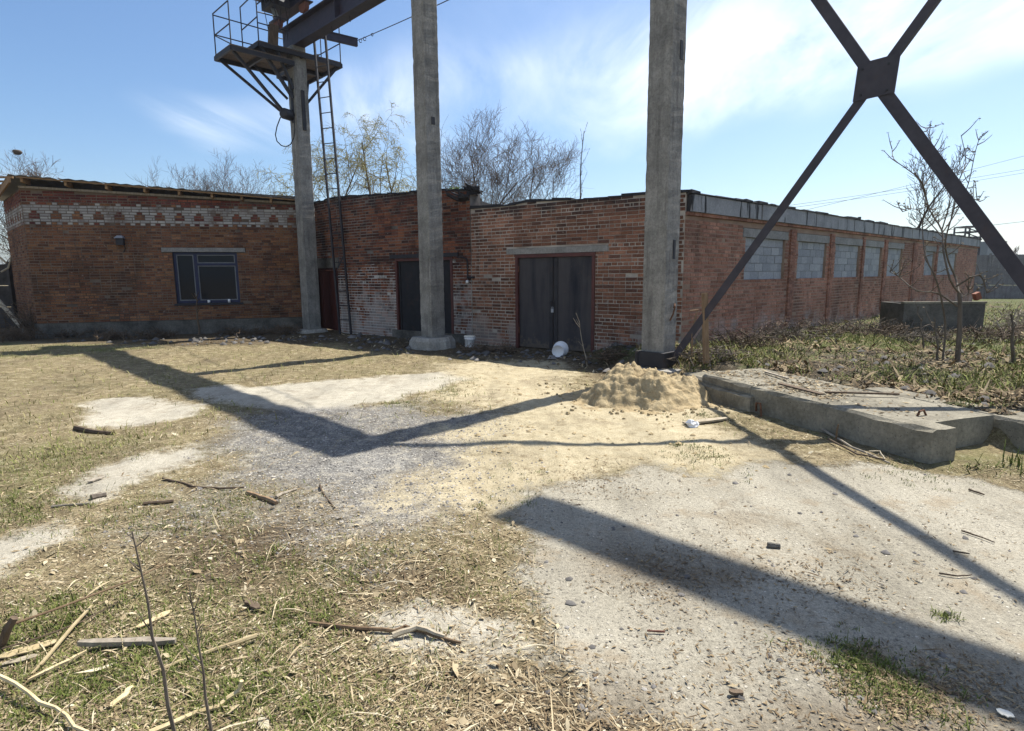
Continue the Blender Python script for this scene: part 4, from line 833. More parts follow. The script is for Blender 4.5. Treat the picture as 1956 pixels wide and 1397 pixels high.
wire(PY(1480,415,70),PY(2300,205,60),.3,.018,'highest overhead power line crossing the sky at right',grp='power lines at right')
wire(PY(1490,395,70),PY(2300,262,60),.3,.018,'middle overhead power line at right, one of a close pair',grp='power lines at right')
wire(PY(1490,400,70),PY(2300,270,60),.3,.018,'lower wire of the close pair of power lines at right',grp='power lines at right')
wire(PY(1560,462,60),PY(2300,378,50),.3,.018,'lowest power line passing just over the warehouse roof at right',grp='power lines at right')
# ------------------------------------------------------------------ sand pile
pc = Vector((1.85,8.05,0)); N = 170; V = []; 
u = np.linspace(-1.25,1.25,N); X, Y = np.meshgrid(u,u); X = X.ravel(); Y = Y.ravel()
N2 = fbm((X+pc.x)*2.6,(Y+pc.y)*2.6,77,5)
rr = np.hypot((X+.16*np.exp(-(X*X+Y*Y)*3))/1.08,Y/.9)+N2*.5
hh = .74*np.clip(1-rr/.9,0,None)**1.05
lump = fbm(X*6+9,Y*6,88,5); clod = np.abs(fbm(X*9,Y*9+4,31,4)); hh = np.minimum(hh,.40-.13*X+lump*.22)
stepf = np.floor(hh/.09+lump*2.4)*.09-lump*2.4*.09; hh = hh*.76+stepf*.24
hh = hh+(lump*.11+(.08-clod)*.13)*np.clip(hh*5,0,1)+.05*sstep(1.32,.8,rr)*(1+2*lump)
Z = np.where(rr < 1.3, hh*.88, -.2)+HT(X+pc.x,Y+pc.y)-.02
ii = (np.arange(N-1)[:,None]*N+np.arange(N-1)[None,:]).ravel()
def sand_mat():
    m = M('pile_sand',.95,.1); f = m.noise(9,6,.7); c = m.ramp(f,(.3,(.34,.26,.145)),(.7,(.50,.405,.25))); c = m.mix(m.rng(m.noise(2.6,5,.65),.5,.66,0,.6),c,(.2,.15,.09)); c = m.mix(.5,c,m.ramp(m.noise(70,4,.7),(.3,.65),(.7,1.25)),'MULTIPLY'); m.col(c); m.bump(m.math('ADD',m.noise(22,6,.7),m.math('MULTIPLY',m.noise(90,3,.7),.4)),.9,.03); return m.m
SAND = sand_mat()
o = soup('sand_pile',np.stack([X,Y,Z],1),np.stack([ii,ii+1,ii+N+1,ii+N],1),SAND); o.location = pc; tag(o,'heap of yellow sand on the yard in front of the nearest column','sand heap')
# ------------------------------------------------------------------ concrete footing blocks
def slab_block(name, s0, s1, t0, t1, z0, z1, label, seed, mat=C_FOOT, cat='concrete block', jit=.012):
    R = random.Random(seed); n = max(2,int((s1-s0)/.18)); mb = MB(); ring = []
    for i in range(n+1):
        s = s0+(s1-s0)*i/n; c = .02
        prof = [(t0,z0),(t0+R.gauss(0,.004),z1-c-abs(R.gauss(0,jit))),(t0+c+abs(R.gauss(0,jit)),z1+R.gauss(0,.003)),((t0+t1)/2,z1+R.gauss(0,.004)),(t1-c-abs(R.gauss(0,jit)),z1+R.gauss(0,.003)),(t1+R.gauss(0,.004),z1-c),(t1,z0)]
        for t,z in prof: mb.v.append(tuple(FP(s,t,z)))
    for i in range(n):
        for j in range(7): k = (j+1)%7; mb.f.append([i*7+j,(i+1)*7+j,(i+1)*7+k,i*7+k]); mb.m.append(0); mb.t.append(0)
    mb.f.append(list(range(7))); mb.m.append(0); mb.t.append(0); mb.f.append([n*7+j for j in range(7)][::-1]); mb.m.append(0); mb.t.append(0)
    return tag(mb.build(name,mat,None,False,FP((s0+s1)/2,(t0+t1)/2,z0)),label,cat)
slab_block('footing_block',.95,2.1,.0,.29,-.1,.31,'long grey concrete footing block in the middle of the row by the yard',1)
slab_block('footing_block',2.108,3.24,-.012,.295,-.1,.32,'grey concrete footing block with the tall near end facing the yard',2)
slab_block('footing_block',.0,1.02,-.06,-.004+.0,-.1,.2,'low narrow concrete ledge along the footing next to the sand pile',3)
slab_block('footing_block',.0,.945,.0,.29,-.1,.315,'far concrete footing block behind the low ledge',5)
slab_block('concrete_slab',-.2,2.98,.302,1.2,-.1,.295,'wide flat concrete slab with leaf litter on top behind the footing blocks',4,cat='slab')
slab_block('footing_block',1.5,3.32,1.21,1.6,-.1,.29,'short concrete footing block at the right edge of the photo',6)
slab_block('footing_block',-.75,-.24,.2,.95,-.1,.2,'small broken concrete slab between the column foot and the footing',7)
mb = MB(); p = FP(2.75,.45,.295); mb.tube([p,p+Vector((.02,0,.05)),p+Vector((.08,.03,.055)),p+Vector((.11,.03,0))],.011,6); tag(mb.build('lifting_loop',ROD,None,False,p),'small rusty lifting loop in the top of the concrete slab near its end','loop')
mb = MB(); mb.tube([FP(1.1,-.03,.03),FP(1.13,-.06,.14),FP(1.22,-.08,.15),FP(1.25,-.09,.06),FP(1.27,-.1,-.02)],.012,6); tag(mb.build('bent_rod',ROD,None,False,FP(1.1,-.03,0)),'bent pale rod arched on the ground against the low ledge','rod')
stick([(1522,752,.0),(1560,765,.0),(1605,775,.0)],.03,.02,W_DARK,'broken_board','dark broken board lying across the concrete slab','board') if False else None
# ------------------------------------------------------------------ buckets
def bucket(c, axis, r, h, lab, lid):
    root = empty('bucket',c,lab,'bucket','white plastic buckets'); ax = Vector(axis).normalized()
    mb = MB(); mb.lathe([(.001,.012),(r*.8,.012),(r*.82,0),(r*.84,.004),(r,h),(r+.012,h),(r+.012,h-.02),(r+.003,h-.02),(r+.003,h-.055),(r+.01,h-.055),(r+.01,h-.065),(r,h-.065)],c,ax,28); mb.lathe([(r*.8,.016),(r-.008,h-.002)],c,ax,28); mb.build('pail',WHITEP,root,True)
    return root
bc = GH(1067,685); bk = bucket(bc+Vector((-.02,-.02,.150)),(.28,.85,.06),.15,.29,'white plastic bucket lying on its side in front of the steel gate',0)
bc2 = GH(897,663); bk2 = bucket(bc2,(.03,.02,1),.125,.25,'white plastic bucket standing by the round pedestal, streaked with paint',0)
mb = MB(); mb.lathe([(.001,.27),(.125,.27),(.136,.255),(.136,.235)],bc2,(.03,.02,1),20); mb.build('lid',PAPER,bk2)
# ------------------------------------------------------------------ trees
def treegen(base, height, rnd, trunk_r, levels, lean=(0,0), spread=.55, first=.25, droop=0.0, up=.25, rmin=.012, wob=.18, nsub=(9,7,5), flen=.5):
    br = []
    def go(p, d, L, r, lv):
        n = 5 if lv == 0 else (4 if lv < 3 else 3); pts = [p.copy()]; rad = [r]; dd = d.copy()
        for i in range(n):
            dd = dd+Vector((rnd.gauss(0,wob),rnd.gauss(0,wob),rnd.gauss(0,wob)*.6+ (up if lv > 0 else .12) * .35 - droop*(lv >= 2)*.7)); dd.normalize(); p = p+dd*L/n; pts.append(p.copy()); rad.append(max(rmin*.5,r*(1-.8*(i+1)/n) if lv < levels else r*(1-.5*(i+1)/n)))
        br.append((lv,pts,rad))
        if lv >= levels: return
        k = nsub[min(lv,len(nsub)-1)]
        for j in range(k):
            t = first+(1-first)*(j+rnd.random())/k if lv == 0 else .2+.8*(j+rnd.random())/k
            t = min(t,.98); f = t*n; i = int(f); q = pts[i].lerp(pts[i+1],f-i); rr = rad[i]*(1-(f-i))+rad[i+1]*(f-i)
            a = rnd.random()*6.283; ax = (pts[i+1]-pts[i]).normalized(); o = ax.orthogonal().normalized(); o2 = ax.cross(o); sd = o*math.cos(a)+o2*math.sin(a)
            nd = (ax*rnd.uniform(.5,1.0)+sd*rnd.uniform(.6,1.2)*spread*1.4+Vector((0,0,up))).normalized()
            go(q,nd,L*rnd.uniform(.7,1.15)*flen*(1-.45*t if lv == 0 else 1-.3*t),max(rmin,rr*rnd.uniform(.4,.6)),lv+1)
    go(Vector(base),Vector((lean[0],lean[1],1)).normalized(),height,trunk_r,0)
    return br
def tree(name, base, height, seed, label, group=None, trunk_r=.1, levels=3, mats=None, thing_cat='tree', leaf=None, fit=None, **kw):
    rnd = random.Random(seed); root = empty(name,base,label,thing_cat,group); mats = mats or (TREEB,TREET)
    br = treegen(base,height*.8,rnd,trunk_r,levels,**kw); a = MB(); b = MB()
    ztop = max(p.z for _,ps,_ in br for p in ps)-base[2]; f = height/ztop
    tips = []
    for lv,ps,rs in br:
        ps = [Vector((base[0]+(p.x-base[0])*f,base[1]+(p.y-base[1])*f,base[2]+(p.z-base[2])*f)) for p in ps]
        (a if lv <= 1 else b).tube(ps,rs,6 if lv == 0 else 4 if lv == 1 else 3,cap=False)
        if lv >= levels-1: tips.append(ps)
    a.build('trunk',mats[0],root); tag(b.build('crown',mats[1],root),kind='stuff')
    if leaf:
        lm, dens, sz = leaf; c = MB()
        for ps in tips:
            for p,q in zip(ps,ps[1:]):
                for _ in range(dens):
                    x = p.lerp(q,rnd.random()); d = Vector((rnd.gauss(0,1),rnd.gauss(0,1),rnd.gauss(-.3,1))).normalized(); e = d.orthogonal(); s_ = sz*rnd.uniform(.6,1.4); c.add([x,x+d*s_*.5+e*s_*.22,x+d*s_,x+d*s_*.5-e*s_*.22],[(0,1,2,3)])
        tag(c.build('foliage',lm,root),kind='stuff')
    return root
def top_at(px, py, Y): return PY(px,py,Y)
BT = 'bare trees behind the buildings'
spec = [ # px, top y, depth, label, kind
 (8,283,30,'bare tree with a nest at the far left edge behind the outbuilding','t'),(88,296,33,'low spreading bare tree just right of the left edge behind the roof','t'),
 (286,306,38,'small bare bush leftmost of the clump above the outbuilding roof','s'),(338,322,40,'thin bare bush in the clump left of the tallest ones above the outbuilding','s'),(398,296,37,'slender bare tree in the middle of the clump above the outbuilding','s'),(447,286,38,'dense rounded bare tree right of the clump above the outbuilding','d'),(492,338,42,'lowest bare bush at the right end of the clump above the outbuilding','s'),
 (858,228,36,'bare tree just right of the middle column','t'),(905,240,33,'bare tree with close upright boughs behind the workshop roof end','d'),(950,210,36,'tallest dense bare tree behind the step between the two roofs','d'),(1003,236,38,'bare tree at the right of the tall group behind the warehouse gate wall','t'),(1046,268,40,'low bare bush beside the lone pole-like tree','s'),
]
for i,(px,py,Y,lab,k) in enumerate(spec):
    tp = top_at(px,py,Y); kw = dict(t=dict(trunk_r=.11,levels=3,nsub=(14,10,9),spread=.75,first=.25,up=.22,rmin=.008,wob=.2,flen=.6),s=dict(trunk_r=.06,levels=3,nsub=(14,9,7),spread=.7,first=.15,up=.25,rmin=.0075,flen=.6,wob=.2),d=dict(trunk_r=.12,levels=3,nsub=(17,11,9),spread=.78,first=.2,up=.26,rmin=.008,flen=.62,wob=.2))[k]
    tree('bare_tree',Vector((tp.x,Y,0)),tp.z,100+i,lab,BT,**kw)
tp = top_at(1080,240,34); tree('bare_tree',Vector((tp.x,34,0)),tp.z,140,'lone thin upright sapling right of the tall bare group','bare trees behind the buildings',trunk_r=.07,levels=2,nsub=(14,4),spread=.35,first=.4,up=.3,flen=.16,rmin=.012,lean=(-.02,0))
for i,(px,py,Y,lab) in enumerate(((680,188,31,'tall weeping willow with yellow-green catkins behind the ladder'),(742,240,33,'smaller weeping willow between the ladder and the middle column'),(575,240,32,'weeping willow half hidden behind the left column'),(625,255,30,'yellowish willow just behind the ladder'))):
    tp = top_at(px,py,Y); tree('willow_tree',Vector((tp.x,Y,0)),tp.z,160+i,lab,'willows behind the workshop',trunk_r=.13,levels=3,nsub=(11,9,9),spread=.65,first=.3,up=.22,droop=.55,rmin=.008,flen=.55,wob=.14,mats=(flat('willow_bark',(.14,.115,.08),.9),WILT),leaf=(WILL,1,.055))
nb_ = PY(33,291,29.6); mb = MB(); mb.lathe([(.001,-.12),(.12,-.1),(.2,.0),(.16,.08),(.001,.1)],nb_,(0,.1,1),12); tag(mb.build('bird_nest',TREEB,None,True,nb_),'dark round bird nest in the bare tree at far left','nest')
tp = top_at(1712,268,27); tree('bare_tree',Vector((tp.x,27,0)),tp.z,171,'bare tree rising behind the warehouse roof left of the near sapling','bare trees at right',trunk_r=.1,levels=3,nsub=(12,8,6),spread=.6,first=.5,up=.3,rmin=.011)
# --- near tree in the plot at right
def near_tree():
    b0 = GH(1828,694); Y = b0.y; q = lambda px,py,dy=0: PY(px,py,Y+dy)
    root = empty('sapling_tree',b0,'nearest leafless young tree with curved boughs and buds in the plot at right','tree'); a = MB(); c = MB(); u = MB(); R = random.Random(31); px1 = Y/FOC
    def limb(mb_, pts, r0, r1, n=6):
        k = len(pts); P_ = []
        for i in range(k-1):
            p0 = pts[max(0,i-1)]; p1 = pts[i]; p2 = pts[i+1]; p3 = pts[min(k-1,i+2)]
            for t in (0,.33,.66): P_.append(.5*((2*p1)+(p2-p0)*t+(2*p0-5*p1+4*p2-p3)*t*t+(3*p1-p0-3*p2+p3)*t**3))
        P_.append(pts[-1]); mb_.tube(P_,[r0+(r1-r0)*i/(len(P_)-1) for i in range(len(P_))],n); return P_
    limb(a,[q(1828,700),q(1832,640),q(1834,590),q(1832,560)],4.8*px1,3.2*px1,8)
    big = [[(1832,560),(1815,535),(1802,480),(1799,440),(1775,400),(1762,350),(1735,325),(1708,305),(1704,285)],[(1832,560),(1825,530),(1812,500),(1806,460),(1822,400),(1828,355),(1845,310),(1836,260)],[(1800,690),(1806,620),(1790,540),(1768,490),(1762,430),(1768,380),(1748,330)],[(1826,548),(1870,525),(1885,560)],[(1828,585),(1790,560),(1750,555),(1718,530),(1700,520)],[(1800,445),(1830,400),(1850,350),(1863,290),(1872,262)],[(1799,440),(1815,380),(1810,330),(1790,290)],[(1765,355),(1790,310),(1778,270),(1768,245)],[(1830,572),(1850,560),(1845,545)],[(1750,640),(1775,620),(1800,650),(1805,690)],[(1806,460),(1780,430),(1750,400),(1725,405)],[(1822,400),(1850,380),(1872,385)]]
    for j,l in enumerate(big):
        pts = [q(x,y,R.uniform(-.35,.35) if i else 0) for i,(x,y) in enumerate(l)]; L = limb(a if j < 5 else c,pts,(2.0 if j < 5 else 1.2)*px1,.5*px1)
        for _ in range(9):
            i = R.randrange(len(L)//3,len(L)); p = L[i]; d = Vector((R.uniform(-1,1),R.uniform(-1,1),R.uniform(.1,1.2))).normalized(); ln = R.uniform(12,45)*px1; e = p+d*ln; m_ = p+d*ln*.5+Vector((0,0,-.02)); c.tube([p,m_,e],[1.0*px1,.7*px1,.4*px1],4)
            for t in (1.0,R.uniform(.4,.9)):
                x = p.lerp(e,t); rb0 = R.uniform(1.6,3.0)*px1
                for _k in range(3):
                    dd = Vector((R.gauss(0,1),R.gauss(0,1),R.gauss(0,1))).normalized(); e2 = dd.orthogonal().normalized(); u.add([x,x+dd*rb0+e2*rb0*.5,x+dd*rb0*2,x+dd*rb0-e2*rb0*.5],[(0,1,2,3)])
    a.build('trunk',W_BARK,root); c.build('crown',W_BARK,root); tag(u.build('bud_cluster',BUD,root),kind='stuff')
near_tree()
def shoot(px, py0, pxt, pyt, lab, seed, r=4, Yoff=0, cat='sapling', nm='sapling', mat=None, n=7, tw=.3, base=None, grp=None):
    b0 = base or GH(px,py0); Y = b0.y; R = random.Random(seed); t = PY(pxt,pyt,Y+Yoff); px1 = Y/FOC; root = empty(nm,b0,lab,cat,grp); a = MB(); c = MB()
    pts = [b0.lerp(t,i/6)+Vector((R.gauss(0,1),R.gauss(0,1),0))*px1*2*(0 < i < 6) for i in range(7)]; pts[0] = pts[0]-Vector((0,0,.05)); a.tube(pts,[r*px1*(1-.7*i/6) for i in range(7)],6)
    for _ in range(n):
        f = R.uniform(.3,.98); p = pts[0].lerp(pts[-1],f); i = min(5,int(f*6)); p = pts[i].lerp(pts[i+1],f*6-i); L = (t-b0).length*R.uniform(.12,tw)*(1.1-f*.6); d = Vector((R.uniform(-1,1),R.uniform(-.6,.6),R.uniform(.6,1.6))).normalized(); c.tube([p,p+d*L*.5,p+d*L+Vector((0,0,.15*L))],[r*.4*px1,r*.28*px1,r*.16*px1],4)
    a.build('stem',mat or W_BARK,root); c.build('twig',mat or W_BARK,root)
shoot(1938,700,1930,600,'thin short sapling at the right edge beyond the footing',41,4)
shoot(1792,692,1786,610,'slim shoot just left of the young tree trunk',42,2.5); shoot(1765,668,1755,585,'slim shoot furthest left of the young tree',43,2)
shoot(1122,700,1100,598,'pale dead stem sprouting on the ground before the steel gate',44,1.2,mat=W_GREY,n=3,nm='dead_stem',cat='stem')
shoot(380,640,372,560,'thin dry stem standing below the blue window',45,2.5,mat=W_DARK,n=5,nm='dead_stem',cat='stem')
# foreground stems
shoot(0,0,252,1015,'tall bare woody stem standing in the grass at the lower left',46,4.4,base=Vector((-1.265,1.98,0)),mat=W_BARK,n=6,tw=.12,nm='woody_stem',cat='stem')
shoot(0,0,362,1132,'shorter forked woody stem beside the tall one at the lower left',47,3.9,base=Vector((-1.1,1.93,0)),mat=W_BARK,n=8,tw=.24,nm='woody_stem',cat='stem')
# dark weed bush by the left wall corner
def bush(base, h, w, n, seed, name, lab, mat, cat='bush'):
    R = random.Random(seed); mb = MB(); cr_ = MB()
    for k in range(n):
        p = base+Vector((R.gauss(0,w*.3),R.gauss(0,w*.2),-.05)); d = Vector((R.gauss(0,.35),R.gauss(0,.35),1)); L = h*R.uniform(.35,1); pts = [p,p+d*L*.4,p+d*L*.75+Vector((R.gauss(0,.08),R.gauss(0,.08),0)),p+d*L+Vector((R.gauss(0,.15),R.gauss(0,.15),-.05))]; mb.tube(pts,[.012,.01,.008,.005],4,cap=False)
        for _ in range(7):
            q = pts[1].lerp(pts[3],R.random()); e = Vector((R.gauss(0,1),R.gauss(0,1),R.uniform(0,1.2))).normalized()*R.uniform(.08,.25); cr_.tube([q,q+e],[.006,.004],3,cap=False)
    root = empty(name,base,lab,cat); tag(mb.build('stems',mat,root),kind='stuff'); tag(cr_.build('twigs',mat,root),kind='stuff')
bush(GH(95,642)-Vector((0,.3,0)),1.25,1.1,70,51,'dry_bush','dark dry weed bush against the left brick corner',W_DARK)
bush(GH(30,650),.5,1.4,50,52,'dry_bush','low tangle of dead weeds at the far left foot of the wall',W_DARK)
bush(GH(1362,690),.3,.8,26,53,'dry_bush','low dry brush heap right of the nearest column foot',W_BARK)
for k,(px,py,h_,w_,lab) in enumerate(((150,645,.35,1.1,'low dark weeds at the wall foot right of the corner bush'),(215,648,.3,1.2,'low dark weeds under the wall lamp'),(300,645,.28,1.3,'low dark weeds under the left end of the blue window'),(460,640,.3,1.3,'low dark weeds right of the blue window'),(545,638,.35,.9,'low dark weeds left of the platform column foot'),(935,672,.22,.9,'low dark weeds between the standing bucket and the steel gate'),(1185,690,.3,.8,'low dark weeds right of the steel gate'))): bush(GH(px,py),h_,w_,34,60+k,'wall_weeds',lab,W_DARK,'weeds')
for k,(px,py,h_,w_,lab) in enumerate(((1420,664,.4,1.2,'dry weeds at the foot of the long wall nearest the column'),(1500,652,.4,1.4,'dry weeds at the foot of the long wall below the first blocked window'),(1570,643,.45,1.6,'dry weeds at the foot of the long wall below the second blocked window'),(1640,636,.45,1.6,'dry weeds at the foot of the long wall left of the dark tank'),(1700,640,.35,1.0,'dry weeds against the left end of the dark tank'),(1790,655,.3,1.3,'dry weeds in front of the dark tank'),(1900,650,.4,1.3,'dry weeds right of the dark tank'))): bush(GH(px,py),h_,w_,44,80+k,'wall_weeds',lab,W_BARK if k%2 else W_DARK,'weeds')
bush(GH(1945,640),.7,1.0,50,54,'dry_bush','scrubby grey weeds at the right edge by the far fence',W_GREY)
# ------------------------------------------------------------------ things beyond
def pfence(a, b, h, n, lab, mat=FENC, rows=3):
    a = Vector(a); b = Vector(b); root = empty('concrete_fence',a,lab,'fence'); d = (b-a).normalized(); nn = Vector((d.y,-d.x,0)); L = (b-a).length
    for i in range(n):
        p = a+d*L*i/n
        for r in range(rows): mb = MB(); mb.bar(p+d*.12+Vector((0,0,h*r/rows+.01)),d*(L/n-.14),nn*(.08+.01*((i+r)%2)),Vector((0,0,h/rows-.02))); mb.build('panel',mat,root)
    for i in range(n+1): p = a+d*L*i/n; mb = MB(); mb.bar(p-nn*.04-Vector((0,0,.2)),d*.1,nn*.18,Vector((0,0,h+.28))); mb.build('post',mat,root)
pfence(PY(1800,575,36).xy.to_3d(),PY(2250,575,31).xy.to_3d(),2.62,5,'grey concrete panel fence closing the yard at far right')
pfence((-27,22.5,0),(-17.2,20.6,0),2.2,4,'dark concrete panel fence at the far left edge behind the outbuilding corner',DARKFENCE)
sh = PY(1890,462,62); mb = MB()
ft = empty('grey_hut',Vector((sh.x,62,0)),'distant grey block tower on legs over the far fence','hut'); mb.bar(Vector((sh.x-.9,61,sh.z-3.5)),(1.9,0,0),(0,2,0),(0,0,3.5)); mb.build('cabin',C_BLOCK,ft); mb = MB(); [mb.bar(Vector((sh.x-.8+1.5*i,61.1+1.5*j,0)),(.2,0,0),(0,.2,0),(0,0,sh.z-3.4)) for i in (0,1) for j in (0,1)]; mb.build('leg',S_DARK,ft)
tw0 = PY(1846,432,60); tw1 = PY(1876,432,60); tr = empty('steel_tower',Vector((tw0.x,60,0)),'distant dark steel frame tower beside the grey block tower','tower')
for x in (tw0.x,tw1.x):
    for y in (60,61.5): mb = MB(); mb.bar((x-.06,y,0),(.12,0,0),(0,.12,0),(0,0,tw0.z)); mb.build('leg',S_DARK,tr)
for k in range(9): z = tw0.z-.1-k*.52; mb = MB(); mb.bar((tw0.x,60.02,z),(tw1.x-tw0.x,0,0),(0,1.4,0),(0,0,.12)); mb.beam((tw0.x,60.2,z),(tw1.x,60.2,z-.5),.08,.08); mb.build('landing',S_DARK,tr)
for i,(px,py,Y) in enumerate(((1910,478,55),(1942,470,58))): tp = top_at(px,py,Y); tree('bare_tree',Vector((tp.x,Y,0)),tp.z,190+i,('faint bare bush beyond the far fence left of the right edge','faint bare bush beyond the far fence at the right edge')[i],'bare bushes beyond the far fence',trunk_r=.07,levels=3,nsub=(12,8,5),spread=.7,first=.1,up=.4,rmin=.016)
# concrete tank
tk0 = GH(1722,640); tz = tk0.z; Yt = 14.0; ka = PY(1722,640,Yt).xy.to_3d(); kb = PY(1876,640,Yt-.2).xy.to_3d(); tzz = PY(1800,580,Yt).z
tk = empty('concrete_tank',ka,'dark open-topped concrete tank full of rubble beside the warehouse wall','tank'); d = (kb-ka).normalized(); nn = Vector((-d.y,d.x,0)); L = (kb-ka).length
for nm,(o,x,y) in (('tank_side',(ka,d*L,nn*.1)),('tank_side',(ka+nn*1.0,d*L,nn*.1)),('tank_side',(ka+nn*.101,d*.1,nn*.898)),('tank_side',(kb-d*.1+nn*.101,d*.1,nn*.898))): mb = MB(); mb.bar(o,x,y,Vector((0,0,tzz))); mb.build(nm,C_PLIN,tk)
mb = MB(); mb.bar(ka+d*.1+nn*.1,d*(L-.2),nn*.9,Vector((0,0,tzz-.06))); mb.build('fill',SAND if False else C_PLIN,tk)
mb = MB(); mb.bar(ka-d*.02-nn*.02+Vector((0,0,tzz+.002)),d*(L+.04),nn*.13,Vector((0,0,.045))); mb.build('rim',C_FOOT,tk)
oc = PY(1866,566,Yt+.3); mb = MB(); mb.cbar(oc,(1,.2,.4),(0,1,0),(-.4,0,1),.14,.12,.17); tag(mb.build('orange_canister',ORANGE,None,False,oc),'small orange canister tipped on top of the dark tank','canister')
# ------------------------------------------------------------------ sticks, planks and small debris
def stick(pxs, r0, r1, mat, name, lab, cat='stick', lift=.012, flatk=None, n=6, jit=1.0, seed=0):
    """pxs: ground pixels, each (x,y) or (x,y,height)"""
    R = random.Random(hash(lab)%9999 if False else len(lab)*31+seed); pts = []
    for q in pxs:
        up = q[2] if len(q) > 2 else lift; pts.append(GH(q[0],q[1],up))
    P_ = []
    for a,b in zip(pts,pts[1:]):
        L = (b-a).length
        for t in (0,.33,.66): P_.append(a.lerp(b,t)+Vector((R.gauss(0,1),R.gauss(0,1),abs(R.gauss(0,.3))))*min(.006,L*.02)*jit)
    P_.append(pts[-1]); mb = MB()
    if flatk is None: mb.tube(P_,[(r0+(r1-r0)*i/(len(P_)-1))*R.uniform(.88,1.12) for i in range(len(P_))],n)
    else:
        a, b = pts[0], pts[-1]; d = (b-a); L = d.length; d.normalize(); s_ = d.cross(Vector((0,0,1))).normalized(); upv = s_.cross(d); k = 6; Vv = []
        for i in range(k+1):
            t = i/k; w_ = r0*(1-abs(2*t-1)**4*.55)*R.uniform(.85,1.1); c = a.lerp(b,t)+upv*flatk*.5
            off = R.gauss(0,.003)
            for sx,sz in ((-1,-1),(1,-1),(1,1),(-1,1)): Vv.append(c+s_*(w_*sx+off)+upv*flatk*.5*sz)
        F_ = [(i*4+j,i*4+(j+1)%4,(i+1)*4+(j+1)%4,(i+1)*4+j) for i in range(k) for j in range(4)]+[(3,2,1,0),(k*4,k*4+1,k*4+2,k*4+3)]; mb.add(Vv,F_)
    return tag(mb.build(name,mat,None,False,pts[0]),lab,cat)
stick([(175,1158,.03),(120,1225),(61,1290)],.008,0,W_DRY,'lath','long pale split lath slanting between the tall stem and the left edge','lath',flatk=.008)
stick([(54,1302),(166,1245,.03)],.008,0,W_DRY,'lath','shorter pale lath lying below the long split lath','lath',flatk=.01)
stick([(150,1233,.03),(335,1229,.015)],.019,0,W_GREY,'weathered_board','grey weathered board with a dark broken end behind the tall stem','board',flatk=.022)
stick([(262,1200),(325,1167)],.022,0,W_DRY,'wood_flake','broad pale wood flake between the two woody stems','wood flake',flatk=.005)
stick([(0,1256),(108,1226)],.03,0,W_DRY,'wood_flake','broad pale wood flake near the left edge','wood flake',flatk=.006)
stick([(5,1270),(75,1252)],.018,0,W_PALE,'wood_flake','small bleached flake just below the flake at the left edge','wood flake',flatk=.005)
stick([(-20,1280,.05),(31,1308,.05),(104,1356,.035),(170,1400,.02)],.0095,.007,W_DRY,'peeled_branch','thick peeled branch crossing the lower left corner','branch')
stick([(20,1195,.10),(254,1107,.12),(320,1076,.12)],.006,.003,W_STAKE,'thin_twig','long reddish twig leaning across the tall woody stem','twig')
stick([(490,1215,.03),(370,1255),(264,1297)],.010,.008,W_DRY,'pole_stick','straight tan pole passing behind the forked stem','stick')
stick([(462,1300,.07),(457,1319,.03),(420,1345),(285,1400)],.008,.011,W_DRY,'peeled_branch','pale branch curling upward near the bottom of the picture','branch')
stick([(254,1312),(212,1352)],.013,0,W_DRY,'wood_flake','pale splinter leaning at the foot of the tall stem','wood flake',flatk=.007)
stick([(27,1181,.16),(-5,1245,0)],.018,.02,W_DARK,'broken_stake','dark broken stake leaning in from the left edge','stake')
stick([(0,1240,.03),(120,1205,.03),(225,1150,.02)],.004,.003,W_DARK,'thin_twig','thin dark twig running from the left edge under the long lath','twig')
stick([(314,914),(368,930),(420,933),(466,931)],.012,.007,W_DARK,'curved_stick','curved dark stick on the gravel edge left of centre','stick')
stick([(471,942),(500,950),(528,961)],.022,.016,W_STAKE,'bark_piece','thick bark chunk on the gravel','bark')
stick([(525,950),(566,934)],.012,.01,W_GREY,'short_stick','pale short stick crossing above the bark chunk','stick')
stick([(607,927),(639,970)],.009,.006,W_DARK,'short_stick','dark slanted stick in the middle of the gravel','stick')
stick([(271,962),(332,957)],.012,.012,W_DARK,'short_stick','dark level stick at the grass edge below the white patch','stick')
stick([(173,951),(203,945)],.024,.02,W_BARK,'bark_piece','stubby dark bark piece left of the white patch','bark')
stick([(100,968),(172,962)],.01,.008,W_GREY,'short_stick','thin grey stick left of the stubby bark piece','stick')
stick([(168,922),(198,912)],.022,0,W_GREY,'wood_flake','pale flake beside the small white patch on the left','wood flake',flatk=.01)
stick([(146,818),(180,826),(217,828)],.03,.02,W_DARK,'bark_piece','dark bark strip at the near rim of the left pale concrete patch','bark')
stick([(590,1189),(680,1200),(753,1205),(775,1197),(830,1215),(880,1228)],.011,.007,W_STAKE,'exposed_root','forked brown root lying over the pale patch at bottom centre','root')
stick([(750,1214,.02),(800,1198,.03),(850,1216)],.015,.009,W_PALE,'exposed_root','pale thick root beside the brown root at bottom centre','root')
stick([(471,1149),(493,1166)],.018,0,W_DARK,'bark_piece','dark curled bark scrap in the dry grass left of bottom centre','bark',flatk=.012)
stick([(1306,810),(1388,801)],.05,0,W_PALE,'white_board','short whitewashed board beside the sand pile','board',flatk=.02)
mb = MB(); q = GH(1323,815); R = random.Random(3); mb.lathe([(.001,0),(.06,.0),(.07,.03),(.05,.06),(.001,.065)],q,(.1,0,1),9); mb.v = [(v[0]+R.gauss(0,.012),v[1]+R.gauss(0,.012),v[2]+R.gauss(0,.008)) for v in mb.v]; tag(mb.build('plastic_scrap',WHITEP,None,False,q),'crumpled clear plastic scrap in front of the whitewashed board','plastic')
stick([(1837,1014),(1870,1025),(1900,1036)],.006,.003,W_DARK,'thin_twig','dark twig on the concrete near the right edge, upper of two','twig')
